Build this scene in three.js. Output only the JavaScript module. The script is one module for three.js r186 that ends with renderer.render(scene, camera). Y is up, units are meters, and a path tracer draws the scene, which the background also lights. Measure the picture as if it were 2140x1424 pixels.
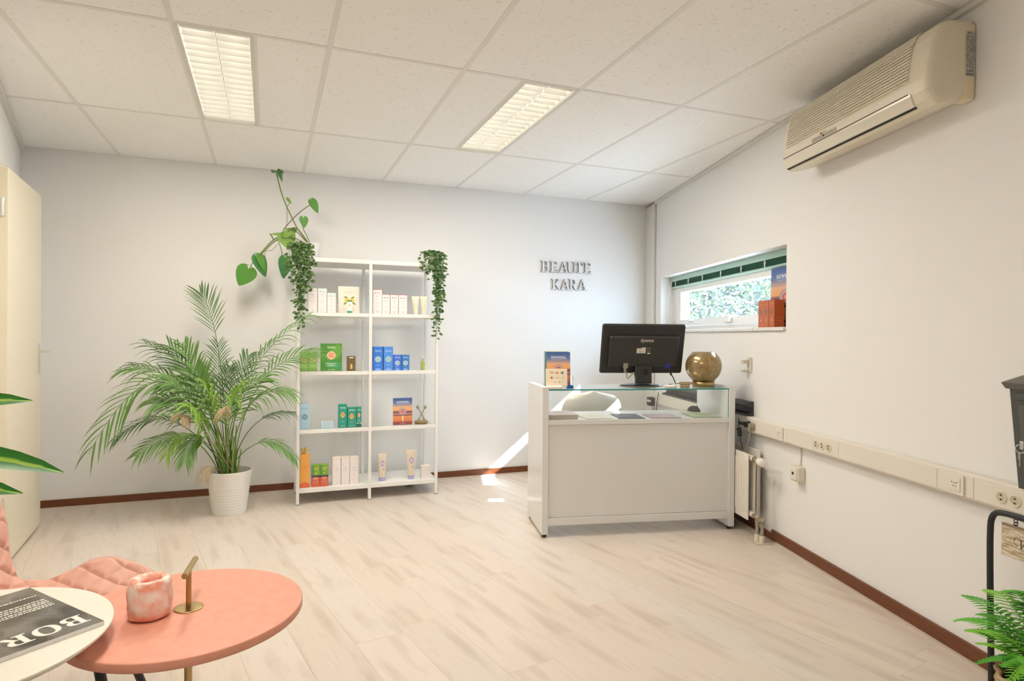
import * as THREE from 'three';
import { RoundedBoxGeometry } from 'three/addons/geometries/RoundedBoxGeometry.js';
import { TextGeometry } from 'three/addons/geometries/TextGeometry.js';
import { FontLoader } from 'three/addons/loaders/FontLoader.js';
import { mergeGeometries, mergeVertices } from 'three/addons/utils/BufferGeometryUtils.js';
import { RectAreaLightUniformsLib } from 'three/addons/lights/RectAreaLightUniformsLib.js';
import { createNoise3D, createNoise2D } from 'simplex-noise';

// ---------- camera, sky, sun, exposure ----------
const IMG_W = 2140, IMG_H = 1424, FOCAL = 1312.3, YAW = 0.369768, PITCH = -0.0049837, ROLL = 0.0075176, EYE = 1.164;
const scene = new THREE.Scene();
const camera = new THREE.PerspectiveCamera(2 * Math.atan(IMG_H / 2 / FOCAL) * 180 / Math.PI, IMG_W / IMG_H, 0.05, 200);
camera.position.set(0, EYE, 0);
camera.rotation.set(PITCH, -YAW, ROLL, 'YXZ');
const renderer = new THREE.WebGLRenderer({ antialias: true });
renderer.toneMapping = THREE.LinearToneMapping;
renderer.toneMappingExposure = 1.06;
renderer.shadowMap.enabled = true;
scene.background = new THREE.Color(0.53, 0.76, 1.0);
scene.backgroundIntensity = 19;
RectAreaLightUniformsLib.init();
const sun = new THREE.DirectionalLight(new THREE.Color(0.84, 0.93, 1.0), 30);
sun.position.set(2.6 + 1.28 * 5, 1.4 + 1.26 * 5, -3.8 + 5);
sun.target.position.set(2.6, 1.4, -3.8);
sun.castShadow = true; sun.shadow.radius = 1.2;
Object.assign(sun.shadow.camera, { left: -5, right: 5, top: 5, bottom: -5, near: 0.5, far: 25 });
sun.shadow.mapSize.set(2048, 2048);
scene.add(sun, sun.target);
const LAMP_COLOR = new THREE.Color(1.0, 0.92, 0.80), LAMP_POWER = 24;

// ---------- geometry of the place (metres, y up; x runs along the back wall) ----------
const BACK_Z = -5.0095, CEIL = 2.3963, FRONT_Z = 1.3, TILE = 0.6;
const v3 = (x, y, z) => new THREE.Vector3(x, y, z);
const CORNER = v3(3.305, 0, BACK_Z), ALONG = v3(-0.2534, 0, 0.9674), INTO = v3(-0.9674, 0, -0.2534);   // right wall: origin, direction towards the viewer, normal into the room
const RIGHT_TURN = Math.atan2(-0.9674, -0.2534);
const LEFT0 = v3(-1.525, 0, BACK_Z), LEFT_SLOPE = 0.22, LEFT_END_Z = -2.92, FAR_LEFT = -2.5;
const leftX = (z) => LEFT0.x + LEFT_SLOPE * (z - BACK_Z);

// a photo pixel gives a direction; the distance comes from the surface that the thing touches
const eye = v3(0, EYE, 0);
function ray(px, py) {
  const a = (px - IMG_W / 2) / FOCAL, b = (IMG_H / 2 - py) / FOCAL;
  return v3(a, b, -1).applyEuler(camera.rotation);
}
const onY = (px, py, y) => { const d = ray(px, py); return eye.clone().addScaledVector(d, (y - EYE) / d.y); };
const onZ = (px, py, z) => { const d = ray(px, py); return eye.clone().addScaledVector(d, z / d.z); };
const onRight = (px, py, off = 0) => {   // [distance along the right wall, height]
  const d = ray(px, py), p0 = CORNER.clone().addScaledVector(INTO, off);
  const p = eye.clone().addScaledVector(d, p0.sub(eye).dot(INTO) / d.dot(INTO));
  return [p.clone().sub(CORNER).dot(ALONG), p.y, p];
};
const wallPoint = (u, y, off) => CORNER.clone().addScaledVector(ALONG, u).addScaledVector(INTO, off).setY(y);

// ---------- small helpers ----------
let seed = 7;
const rnd = () => { seed = (seed * 1664525 + 1013904223) >>> 0; return seed / 4294967296; };
const rr = (a, b) => a + (b - a) * rnd();
const n3 = createNoise3D(rnd), n2 = createNoise2D(rnd);
const clamp = (x, a = 0, b = 1) => Math.min(b, Math.max(a, x));
const lin = (r, g, b) => new THREE.Color().setRGB(r, g, b);
const taken = new Map();
const numbered = (n) => { const k = taken.get(n) ?? 0; taken.set(n, k + 1); return k ? `${n}_${String(k).padStart(3, '0')}` : n; };
function shade(o) { o.traverse((m) => { if (m.isMesh) { m.castShadow = true; m.receiveShadow = true; } }); return o; }
function describe(o, label, category, group) { o.userData.label = label; o.userData.category = category; if (group) o.userData.group = group; return o; }
function thing(name, label, category, pos, turn = 0, group) {
  const o = new THREE.Group(); o.name = numbered(name); scene.add(o);
  if (pos) o.position.copy(pos); o.rotation.y = turn;
  return describe(o, label, category, group);
}
function part(parent, name, geo, mat, label) {
  const m = new THREE.Mesh(geo, mat); m.name = name; m.castShadow = m.receiveShadow = true; parent.add(m);
  if (label) m.userData.label = label; return m;
}
function single(name, geo, mat, label, category, pos, turn = 0, group) {
  const m = new THREE.Mesh(geo, mat); m.name = numbered(name); m.castShadow = m.receiveShadow = true; scene.add(m);
  if (pos) m.position.copy(pos); m.rotation.y = turn;
  return describe(m, label, category, group);
}
function structure(name, geo, mat, label, category) {
  const o = geo ? new THREE.Mesh(geo, mat) : new THREE.Group(); o.name = numbered(name); o.castShadow = o.receiveShadow = true; scene.add(o);
  o.userData.kind = 'structure'; if (label) describe(o, label, category); return o;
}
const flat = (g) => { const k = g.index ? g.toNonIndexed() : g; for (const a of Object.keys(k.attributes)) if (!['position', 'normal', 'uv'].includes(a)) k.deleteAttribute(a); return k; };
const merge = (list) => mergeGeometries(list.map(flat));
const box = (w, h, d, x = 0, y = 0, z = 0) => new THREE.BoxGeometry(w, h, d).translate(x, y, z);
const boxIn = (x0, x1, y0, y1, z0, z1) => box(x1 - x0, y1 - y0, z1 - z0, (x0 + x1) / 2, (y0 + y1) / 2, (z0 + z1) / 2);
const rbox = (w, h, d, r, x = 0, y = 0, z = 0, s = 2) => new RoundedBoxGeometry(w, h, d, s, Math.min(r, w / 2.01, h / 2.01, d / 2.01)).translate(x, y, z);
const rboxIn = (x0, x1, y0, y1, z0, z1, r = 0.002, s = 1) => rbox(x1 - x0, y1 - y0, z1 - z0, r, (x0 + x1) / 2, (y0 + y1) / 2, (z0 + z1) / 2, s);
const cyl = (r0, r1, h, x = 0, y = 0, z = 0, n = 20) => new THREE.CylinderGeometry(r1, r0, h, n).translate(x, y + h / 2, z);   // r0 at the foot, r1 at the top
const lathe = (pts, n = 32) => new THREE.LatheGeometry(pts.map(([r, y]) => new THREE.Vector2(r, y)), n);
const ball = (r, x, y, z, n = 14) => new THREE.SphereGeometry(r, n, Math.ceil(n * 0.7)).translate(x, y, z);
const tube = (pts, r, n = 24, k = 8, closed = false) => new THREE.TubeGeometry(new THREE.CatmullRomCurve3(pts.map((p) => (p.isVector3 ? p : v3(...p))), closed), n, r, k, closed);
function rod(a, b, r0, r1 = r0, k = 10) {
  const d = b.clone().sub(a), g = new THREE.CylinderGeometry(r1, r0, d.length(), k);
  return g.applyQuaternion(new THREE.Quaternion().setFromUnitVectors(v3(0, 1, 0), d.clone().normalize())).translate((a.x + b.x) / 2, (a.y + b.y) / 2, (a.z + b.z) / 2);
}
const std = (color, roughness = 0.6, more = {}) => new THREE.MeshStandardMaterial({ color, roughness, ...more });
const phys = (color, roughness, more = {}) => new THREE.MeshPhysicalMaterial({ color, roughness, ...more });
function canvasTexture(w, h, draw, srgb = true) {
  const c = document.createElement('canvas'); c.width = w; c.height = h; const g = c.getContext('2d'); draw(g, w, h);
  const t = new THREE.CanvasTexture(c); if (srgb) t.colorSpace = THREE.SRGBColorSpace; t.wrapS = t.wrapT = THREE.RepeatWrapping; return t;
}
function dataTexture(w, h, fill, srgb = true) {
  const a = new Uint8Array(w * h * 4);
  for (let y = 0; y < h; y++) for (let x = 0; x < w; x++) { const c = fill(x, y), o = (y * w + x) * 4; a[o] = clamp(c[0], 0, 255); a[o + 1] = clamp(c[1], 0, 255); a[o + 2] = clamp(c[2], 0, 255); a[o + 3] = 255; }
  const t = new THREE.DataTexture(a, w, h); t.magFilter = THREE.LinearFilter; t.minFilter = THREE.LinearMipmapLinearFilter; t.generateMipmaps = true;
  t.wrapS = t.wrapT = THREE.RepeatWrapping; if (srgb) t.colorSpace = THREE.SRGBColorSpace; t.needsUpdate = true; return t;
}
// a polygon in plan ([x, z] corners) clipped to one side of a line: keeps points with a*x + b*z >= c
function cut(poly, a, b, c) {
  const out = [];
  poly.forEach((p, i) => {
    const q = poly[(i + 1) % poly.length], dp = a * p[0] + b * p[1] - c, dq = a * q[0] + b * q[1] - c;
    if (dp >= 0) out.push(p);
    if ((dp > 0 && dq < 0) || (dp < 0 && dq > 0)) { const t = dp / (dp - dq); out.push([p[0] + (q[0] - p[0]) * t, p[1] + (q[1] - p[1]) * t]); }
  });
  return out;
}
const WIDE = 0.0;
function cutToRoom(poly) {   // list of polygons inside the room's outline
  let p = cut(poly, 0, 1, BACK_Z - WIDE); p = p.length ? cut(p, 0, -1, -FRONT_Z - WIDE) : p;
  p = p.length ? cut(p, INTO.x, INTO.z, CORNER.x * INTO.x + CORNER.z * INTO.z - WIDE) : p;
  p = p.length ? cut(p, 1, 0, FAR_LEFT) : p;
  if (p.length < 3) return [];
  const inA = (q) => q[0] - LEFT_SLOPE * q[1] >= LEFT0.x - LEFT_SLOPE * BACK_Z - 1e-6;
  if (p.every((q) => inA(q) || q[1] >= LEFT_END_Z)) { const far = p.filter((q) => !inA(q)); if (!far.length || p.every((q) => q[1] >= LEFT_END_Z)) return [p]; }
  const far = cut(cut(p, 0, -1, -LEFT_END_Z), 1, -LEFT_SLOPE, LEFT0.x - LEFT_SLOPE * BACK_Z), near = cut(p, 0, 1, LEFT_END_Z);
  return [far, near].filter((q) => q.length >= 3);
}
const areaOf = (p) => Math.abs(p.reduce((s, a, i) => { const b = p[(i + 1) % p.length]; return s + a[0] * b[1] - b[0] * a[1]; }, 0)) / 2;
// flat slabs over polygons in plan, from y0 up to y1; uv = plan coordinates turned by `turn`, plus an offset
function slab(polys, y0, y1, turn = 0, du = 0, dv = 0) {
  const pos = [], uv = [], c = Math.cos(turn), s = Math.sin(turn);
  const put = (x, y, z) => { pos.push(x, y, z); uv.push(x * s - z * c + du, x * c + z * s + dv); };
  for (let poly of polys) {
    const sum = poly.reduce((t, a, i) => { const b = poly[(i + 1) % poly.length]; return t + a[0] * b[1] - b[0] * a[1]; }, 0);
    if (sum > 0) poly = [...poly].reverse();
    for (let i = 1; i + 1 < poly.length; i++) {
      for (const k of [0, i, i + 1]) put(poly[k][0], y1, poly[k][1]);
      for (const k of [0, i + 1, i]) put(poly[k][0], y0, poly[k][1]);
    }
    poly.forEach((a, i) => {
      const b = poly[(i + 1) % poly.length];
      put(a[0], y1, a[1]); put(a[0], y0, a[1]); put(b[0], y0, b[1]); put(a[0], y1, a[1]); put(b[0], y0, b[1]); put(b[0], y1, b[1]);
    });
  }
  const g = new THREE.BufferGeometry();
  g.setAttribute('position', new THREE.Float32BufferAttribute(pos, 3)); g.setAttribute('uv', new THREE.Float32BufferAttribute(uv, 2)); g.computeVertexNormals(); return g;
}
// a leaf blade along a path: width(t) across, folded along the midrib
function blade(pts, width, up, fold = 0.25) {
  const n = pts.length, pos = [], uv = [], idx = [];
  for (let i = 0; i < n; i++) {
    const t = i / (n - 1), d = pts[Math.min(n - 1, i + 1)].clone().sub(pts[Math.max(0, i - 1)]).normalize();
    const s = d.clone().cross(up).normalize(), nn = s.clone().cross(d).normalize(), w = width(t) / 2;
    for (const k of [-1, 0, 1]) { const p = pts[i].clone().addScaledVector(s, k * w).addScaledVector(nn, (Math.abs(k) - 0.5) * fold * w); pos.push(p.x, p.y, p.z); uv.push((k + 1) / 2, t); }
    if (i) for (const k of [0, 1]) { const a = (i - 1) * 3 + k, b = i * 3 + k; idx.push(a, a + 1, b, a + 1, b + 1, b); }
  }
  const g = new THREE.BufferGeometry(); g.setAttribute('position', new THREE.Float32BufferAttribute(pos, 3)); g.setAttribute('uv', new THREE.Float32BufferAttribute(uv, 2)); g.setIndex(idx); g.computeVertexNormals(); return g;
}
const bezier = (a, b, c, n = 12) => Array.from({ length: n }, (_, i) => { const t = i / (n - 1), s = 1 - t; return a.clone().multiplyScalar(s * s).addScaledVector(b, 2 * s * t).addScaledVector(c, t * t); });
// a heart-shaped leaf: `base` is the stalk's end, `tip` the point, `side` the direction across
function heartLeaf(base, tip, across, width, droop = 0.12, lobe = 0.2, cup = 0.12) {
  const axis = tip.clone().sub(base), L = axis.length(); axis.normalize();
  const side = across.clone().addScaledVector(axis, -across.dot(axis)).normalize(), nn = side.clone().cross(axis).normalize();
  const R = 16, Cn = 5, geos = [];
  for (const sgn of [-1, 1]) {
    const pos = [], uv = [], idx = [];
    for (let i = 0; i <= R; i++) {
      const t = -lobe + (1 + lobe) * i / R, q = (t + lobe) / (1 + lobe);
      const out = width / 2 * Math.pow(Math.sin(Math.PI * Math.pow(clamp(q, 0, 1), 0.62)), 0.75) * (q > 0.97 ? 0.7 : 1) + 0.0002;
      const inn = t < 0 ? Math.min(out, width * 0.2 * Math.pow(-t / lobe, 1.2)) : 0;
      for (let k = 0; k <= Cn; k++) {
        const x = inn + (out - inn) * k / Cn, bend = -droop * L * t * Math.abs(t) + cup * x * x / width;
        const p = base.clone().addScaledVector(axis, t * L).addScaledVector(side, sgn * x).addScaledVector(nn, bend);
        pos.push(p.x, p.y, p.z); uv.push(0.5 + sgn * x / width, clamp(t + lobe));
        if (i && k) { const a = (i - 1) * (Cn + 1) + k - 1, b = a + Cn + 1; if (sgn > 0) idx.push(a, a + 1, b, a + 1, b + 1, b); else idx.push(a, b, a + 1, a + 1, b, b + 1); }
      }
    }
    const g = new THREE.BufferGeometry(); g.setAttribute('position', new THREE.Float32BufferAttribute(pos, 3)); g.setAttribute('uv', new THREE.Float32BufferAttribute(uv, 2)); g.setIndex(idx); g.computeVertexNormals(); geos.push(g);
  }
  return merge(geos);
}

// ---------- shared materials ----------
const wallPaint = std(lin(0.865, 0.855, 0.84), 0.85);
const creamPaint = std(lin(0.80, 0.73, 0.57), 0.42);
const whiteGloss = std(lin(0.82, 0.81, 0.79), 0.35);
const whiteMetal = std(lin(0.84, 0.82, 0.78), 0.4);
const whitePlastic = std(lin(0.80, 0.77, 0.71), 0.4);
const laminateWhite = phys(lin(0.78, 0.775, 0.765), 0.28, { clearcoat: 0.25, clearcoatRoughness: 0.25 });
const blackPlastic = std(lin(0.022, 0.021, 0.02), 0.42);
const darkMetal = std(lin(0.035, 0.035, 0.037), 0.45, { metalness: 0.4 });
const chrome = std(lin(0.75, 0.76, 0.78), 0.2, { metalness: 1 });
const brass = std(lin(0.46, 0.33, 0.155), 0.34, { metalness: 1 });
const soil = std(lin(0.05, 0.035, 0.025), 0.95);
const clearGlass = phys(lin(1, 1, 1), 0.02, { transmission: 1, thickness: 0, ior: 1.5 });
const greenGlass = phys(lin(0.985, 1, 0.995), 0.02, { transmission: 1, thickness: 0, ior: 1.5 });
const solidGlassEdge = std(lin(0.02, 0.32, 0.30), 0.15);

// ---------- the room ----------
const WALL_TOP = CEIL + 0.25;
{ // floor: a screed slab with laminate planks on it, laid parallel to the left wall
  const floor = structure('floor', null, null, 'whitewashed oak laminate floor laid in long planks', 'floor');
  const outline = [[FAR_LEFT, FRONT_Z], [FAR_LEFT, LEFT_END_Z], [leftX(LEFT_END_Z), LEFT_END_Z], [LEFT0.x, BACK_Z], [CORNER.x, BACK_Z]];
  const rEnd = CORNER.x + (FRONT_Z - BACK_Z) * ALONG.x / ALONG.z; outline.push([rEnd, FRONT_Z]);
  const under = cutToRoom([[FAR_LEFT - 1, FRONT_Z + 1], [FAR_LEFT - 1, BACK_Z - 1], [5, BACK_Z - 1], [5, FRONT_Z + 1]]);
  part(floor, 'screed', slab(under, -0.08, -0.0075), std(lin(0.5, 0.43, 0.37), 0.95));
  const grain = (s, warm) => dataTexture(1024, 192, (x, y) => {   // one plank: 1.28 m by 0.19 m, cathedral grain and knots
    const u = x / 1024 * 1.28, v = y / 192 * 0.19;
    const wob = 0.035 * n3(u * 1.3, v * 5, s) + 0.012 * n3(u * 5, v * 11, s + 9);
    const fine = n3(u * 9, (v + wob) * 420, s + 3) * 0.5 + n3(u * 30, v * 900, s + 4) * 0.35;
    const rings = Math.sin((v + wob * 1.6 + 0.02 * n2(u * 1.1, s)) * 260);
    const smudge = clamp(n3(u * 1.5, v * 11, s + 20) * 1.0 - 0.1) + 0.6 * clamp(n3(u * 4.6 + 7, v * 21, s + 31) - 0.45);
    const streak = clamp(n3(u * 3.2, v * 75, s + 44) - 0.5) * 1.4;
    const d = 2.0 * fine + 1.4 * rings * (0.3 + smudge) + 20 * smudge + 10 * streak;
    return [220 - d * 0.9 + warm * 0.3, 209 - d * 1.0, 197 - d * 1.08 - warm * 0.3];
  });
  const mats = [0, 1, 2, 3, 4, 5, 6].map((k) => { const t = grain(k * 17.3 + 2, [0, 3, -3, 2, -2, 5, 0][k]); t.repeat.set(1 / 1.28, 1 / 0.19); return std([0xffffff, 0xfdfbf9, 0xffffff, 0xfefcfa, 0xfbf9f6, 0xffffff, 0xfdfbf9][k], 0.34, { map: t }); });
  const turn = 11 * Math.PI / 180, ax = [-Math.sin(turn), -Math.cos(turn)], sd = [Math.cos(turn), -Math.sin(turn)], W = 0.192, L = 1.285;
  let planks = 0;
  for (let i = -14; i < 27; i++) {
    const shift = ((i * 0.37 + 0.11 * ((i * 7) % 5)) % 1 + 1) % 1 * L;
    for (let k = -3; k < 7; k++) {
      const a0 = k * L + shift - 1.3, g = 0.00025, pt = (a, b) => [ax[0] * a + sd[0] * b, ax[1] * a + sd[1] * b];
      const quad = [pt(a0 + g, i * W + g), pt(a0 + L - g, i * W + g), pt(a0 + L - g, (i + 1) * W - g), pt(a0 + g, (i + 1) * W - g)];
      const polys = cutToRoom(quad).filter((p) => areaOf(p) > 0.0008); if (!polys.length) continue;
      part(floor, numbered('plank'), slab(polys, -0.0075, 0, -turn, -a0 + Math.floor(rnd() * 3) * 0.31, -i * W), mats[Math.floor(rnd() * 7)]); planks++;
    }
  }
}
{ // back wall
  structure('wall_back', boxIn(LEFT0.x - 0.14, CORNER.x + 0.45, -0.08, WALL_TOP, BACK_Z - 0.14, BACK_Z), wallPaint);
  // left wall with the doorway, then a return to the wider front of the room
  const L = structure('wall_left', null);
  const seg = (z0, z1, y0, y1) => { const p = [[leftX(z0), z0], [leftX(z1), z1], [leftX(z1) - 0.14, z1], [leftX(z0) - 0.14, z0]]; return slab([p], y0, y1); };
  const D0 = -3.86, D1 = -3.08;
  part(L, 'wall_surface', merge([seg(BACK_Z, D0, -0.08, WALL_TOP), seg(D0, D1, 2.04, WALL_TOP), seg(D1, LEFT_END_Z, -0.08, WALL_TOP)]), wallPaint);
  part(L, 'wall_surface', boxIn(FAR_LEFT - 0.14, leftX(LEFT_END_Z) - 0.1401, -0.08, WALL_TOP, LEFT_END_Z - 0.12, LEFT_END_Z), wallPaint);
  part(L, 'wall_surface', boxIn(FAR_LEFT - 0.14, FAR_LEFT, -0.08, WALL_TOP, LEFT_END_Z + 0.001, FRONT_Z + 0.14), wallPaint);
  // closed door to the next room at the outer side of the doorway keeps the corridor dark
  part(L, 'corridor_panel', slab([[[leftX(D0) - 0.1401, D0 - 0.05], [leftX(D1) - 0.1401, D1 + 0.05], [leftX(D1) - 0.17, D1 + 0.05], [leftX(D0) - 0.17, D0 - 0.05]]], -0.08, 2.1), wallPaint);
  structure('wall_front', boxIn(FAR_LEFT, CORNER.x + (FRONT_Z - BACK_Z) * ALONG.x / ALONG.z + 0.4, -0.08, WALL_TOP, FRONT_Z, FRONT_Z + 0.14), wallPaint);
  // door frame and door swung open against the left wall
  const F = structure('door_frame_1', null, null, 'cream painted frame of the doorway in the left wall', 'door frame');
  const jamb = (z, dir) => { const x = leftX(z); return slab([[[x + 0.02, z], [x - 0.14, z], [x - 0.14, z + dir * 0.03], [x + 0.02, z + dir * 0.03]]], 0, 2.04); };
  part(F, 'jamb', jamb(D0, 1), creamPaint); part(F, 'jamb', jamb(D1, -1), creamPaint);
  part(F, 'threshold', slab([[[leftX(D0), D0], [leftX(D1), D1], [leftX(D1) - 0.14, D1], [leftX(D0) - 0.14, D0]]], -0.08, 0.004), creamPaint);
  part(F, 'lintel', slab([[[leftX(D0) + 0.02, D0], [leftX(D1) + 0.02, D1], [leftX(D1) - 0.14, D1], [leftX(D0) - 0.14, D0]]], 2.01, 2.04), creamPaint);
  const free = v3(-1.283, 0, -4.567), hinge = v3(-1.2149, 0, -3.835), len = Math.hypot(free.x - hinge.x, free.z - hinge.z);
  const door = structure('door_1', null, null, 'flat cream door standing open against the left wall', 'door');
  door.position.copy(hinge); door.rotation.y = Math.atan2(-(free.z - hinge.z), free.x - hinge.x);   // local x from the hinge to the free edge; +z local faces away
  const side = 1;
  part(door, 'door_leaf', rboxIn(0, len, 0.012, 1.995, -0.04, 0, 0.002), creamPaint);
  // the room faces local -z or +z: find out which
  const nrm = v3(0, 0, 1).applyAxisAngle(v3(0, 1, 0), door.rotation.y), zf = nrm.dot(eye.clone().sub(hinge)) > 0 ? 0 : -0.04, zs = zf ? -1 : 1;
  part(door, 'handle_plate', rbox(0.036, 0.175, 0.008, 0.003, len - 0.05, 1.02, zf + zs * 0.004), std(lin(0.72, 0.70, 0.64), 0.35, { metalness: 0.6 }));
  part(door, 'lever_handle', merge([rod(v3(len - 0.05, 1.06, zf), v3(len - 0.05, 1.06, zf + zs * 0.05), 0.008), rod(v3(len - 0.05, 1.06, zf + zs * 0.048), v3(len - 0.165, 1.06, zf + zs * 0.05), 0.0085, 0.0075)]), std(lin(0.72, 0.70, 0.64), 0.3, { metalness: 0.7 }));
  for (const y of [0.25, 1.75]) part(door, 'hinge', cyl(0.008, 0.008, 0.09, -0.006, y, -0.02, 10), chrome);
}
const WIN = { u0: 0.33, u1: 2.353, y0: 1.235, y1: 1.70, out: -0.22 };
{ // right wall with the low window
  const w = structure('wall_right', null); w.position.copy(CORNER); w.rotation.y = RIGHT_TURN;
  const end = (FRONT_Z - BACK_Z) / ALONG.z + 0.1;
  const b = [boxIn(-0.15, end, -0.08, WIN.y0 - 0.022, WIN.out, 0), boxIn(-0.15, end, WIN.y1, WALL_TOP, WIN.out, 0), boxIn(-0.15, WIN.u0, WIN.y0 - 0.022, WIN.y1, WIN.out, 0), boxIn(WIN.u1, end, WIN.y0 - 0.022, WIN.y1, WIN.out, 0)];
  part(w, 'wall_surface', merge(b), wallPaint);
  // sill tiles
  const tileMat = std(lin(0.80, 0.795, 0.78), 0.25);
  for (let u = WIN.u0 + 0.001, k = 0; u < WIN.u1 - 0.01; k++) { const L = Math.min([0.31, 0.25, 0.28][k % 3], WIN.u1 - u); part(w, numbered('sill_tile'), rboxIn(u + 0.001, u + L - 0.001, WIN.y0 - 0.021, WIN.y0, -0.17, 0.016 + 0.002 * (k % 2), 0.003), tileMat); u += L; }
  part(w, 'outer_sill', boxIn(WIN.u0, WIN.u1, WIN.y0 - 0.021, WIN.y0 - 0.004, WIN.out - 0.03, -0.1705), std(lin(0.5, 0.5, 0.5), 0.7));
  part(w, 'window_canopy', boxIn(WIN.u0 - 0.3, WIN.u1 + 0.8, 1.965, 2.0, -0.76, WIN.out), std(lin(0.5, 0.5, 0.48), 0.7));
  part(w, 'corner_casing', rboxIn(0.004, 0.20, 0, CEIL - 0.015, 0, 0.035, 0.012, 2), std(lin(0.76, 0.75, 0.71), 0.55));
}
{ // window: fixed frame, sash, pane and fittings
  const win = structure('window_1', null, null, 'low wide window with white wooden frame above the desk', 'window'); win.position.copy(CORNER); win.rotation.y = RIGHT_TURN;
  const wood = std(lin(0.83, 0.825, 0.80), 0.35), z0 = -0.185, z1 = -0.12, a = WIN.u0 + 0.0005, e = WIN.u1 - 0.0005, y0 = WIN.y0, y1 = WIN.y1 - 0.0005;
  part(win, 'window_frame', merge([boxIn(a, a + 0.085, y0, y1, z0, z1), boxIn(e - 0.085, e, y0, y1, z0, z1), boxIn(a + 0.085, e - 0.085, y0, y0 + 0.035, z0, z1), boxIn(a + 0.085, e - 0.085, y1 - 0.085, y1, z0, z1)]), wood);
  const sa = a + 0.088, se = e - 0.088, sy0 = y0 + 0.038, sy1 = y1 - 0.088, sw = 0.052, zi = -0.108;
  part(win, 'sash', merge([boxIn(sa, sa + sw + 0.05, sy0, sy1, z0 + 0.012, zi), boxIn(se - sw, se, sy0, sy1, z0 + 0.012, zi), boxIn(sa + sw + 0.05, se - sw, sy0, sy0 + sw, z0 + 0.012, zi), boxIn(sa + sw + 0.05, se - sw, sy1 - sw, sy1, z0 + 0.012, zi)]), wood);
  part(win, 'pane', boxIn(sa + sw + 0.045, se - sw + 0.005, sy0 + sw - 0.005, sy1 - sw + 0.005, -0.150, -0.146), clearGlass);
  const h = part(win, 'window_handle', merge([rbox(0.05, 0.02, 0.018, 0.004, 0.76, sy0 + 0.03, zi + 0.009), rod(v3(0.755, sy0 + 0.035, zi + 0.02), v3(0.80, sy0 + 0.115, zi + 0.035), 0.006, 0.005)]), chrome);
  part(win, 'window_latch', merge([rbox(0.05, 0.055, 0.03, 0.012, sa - 0.02, sy0 + 0.01, z1 + 0.015), cyl(0.012, 0.012, 0.012, sa - 0.02, sy0 + 0.005, z1 + 0.03, 12)]), chrome);
  part(win, 'window_stay', rbox(0.085, 0.05, 0.03, 0.008, 1.44, sy0 + 0.035, zi + 0.015), whitePlastic);
}
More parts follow.
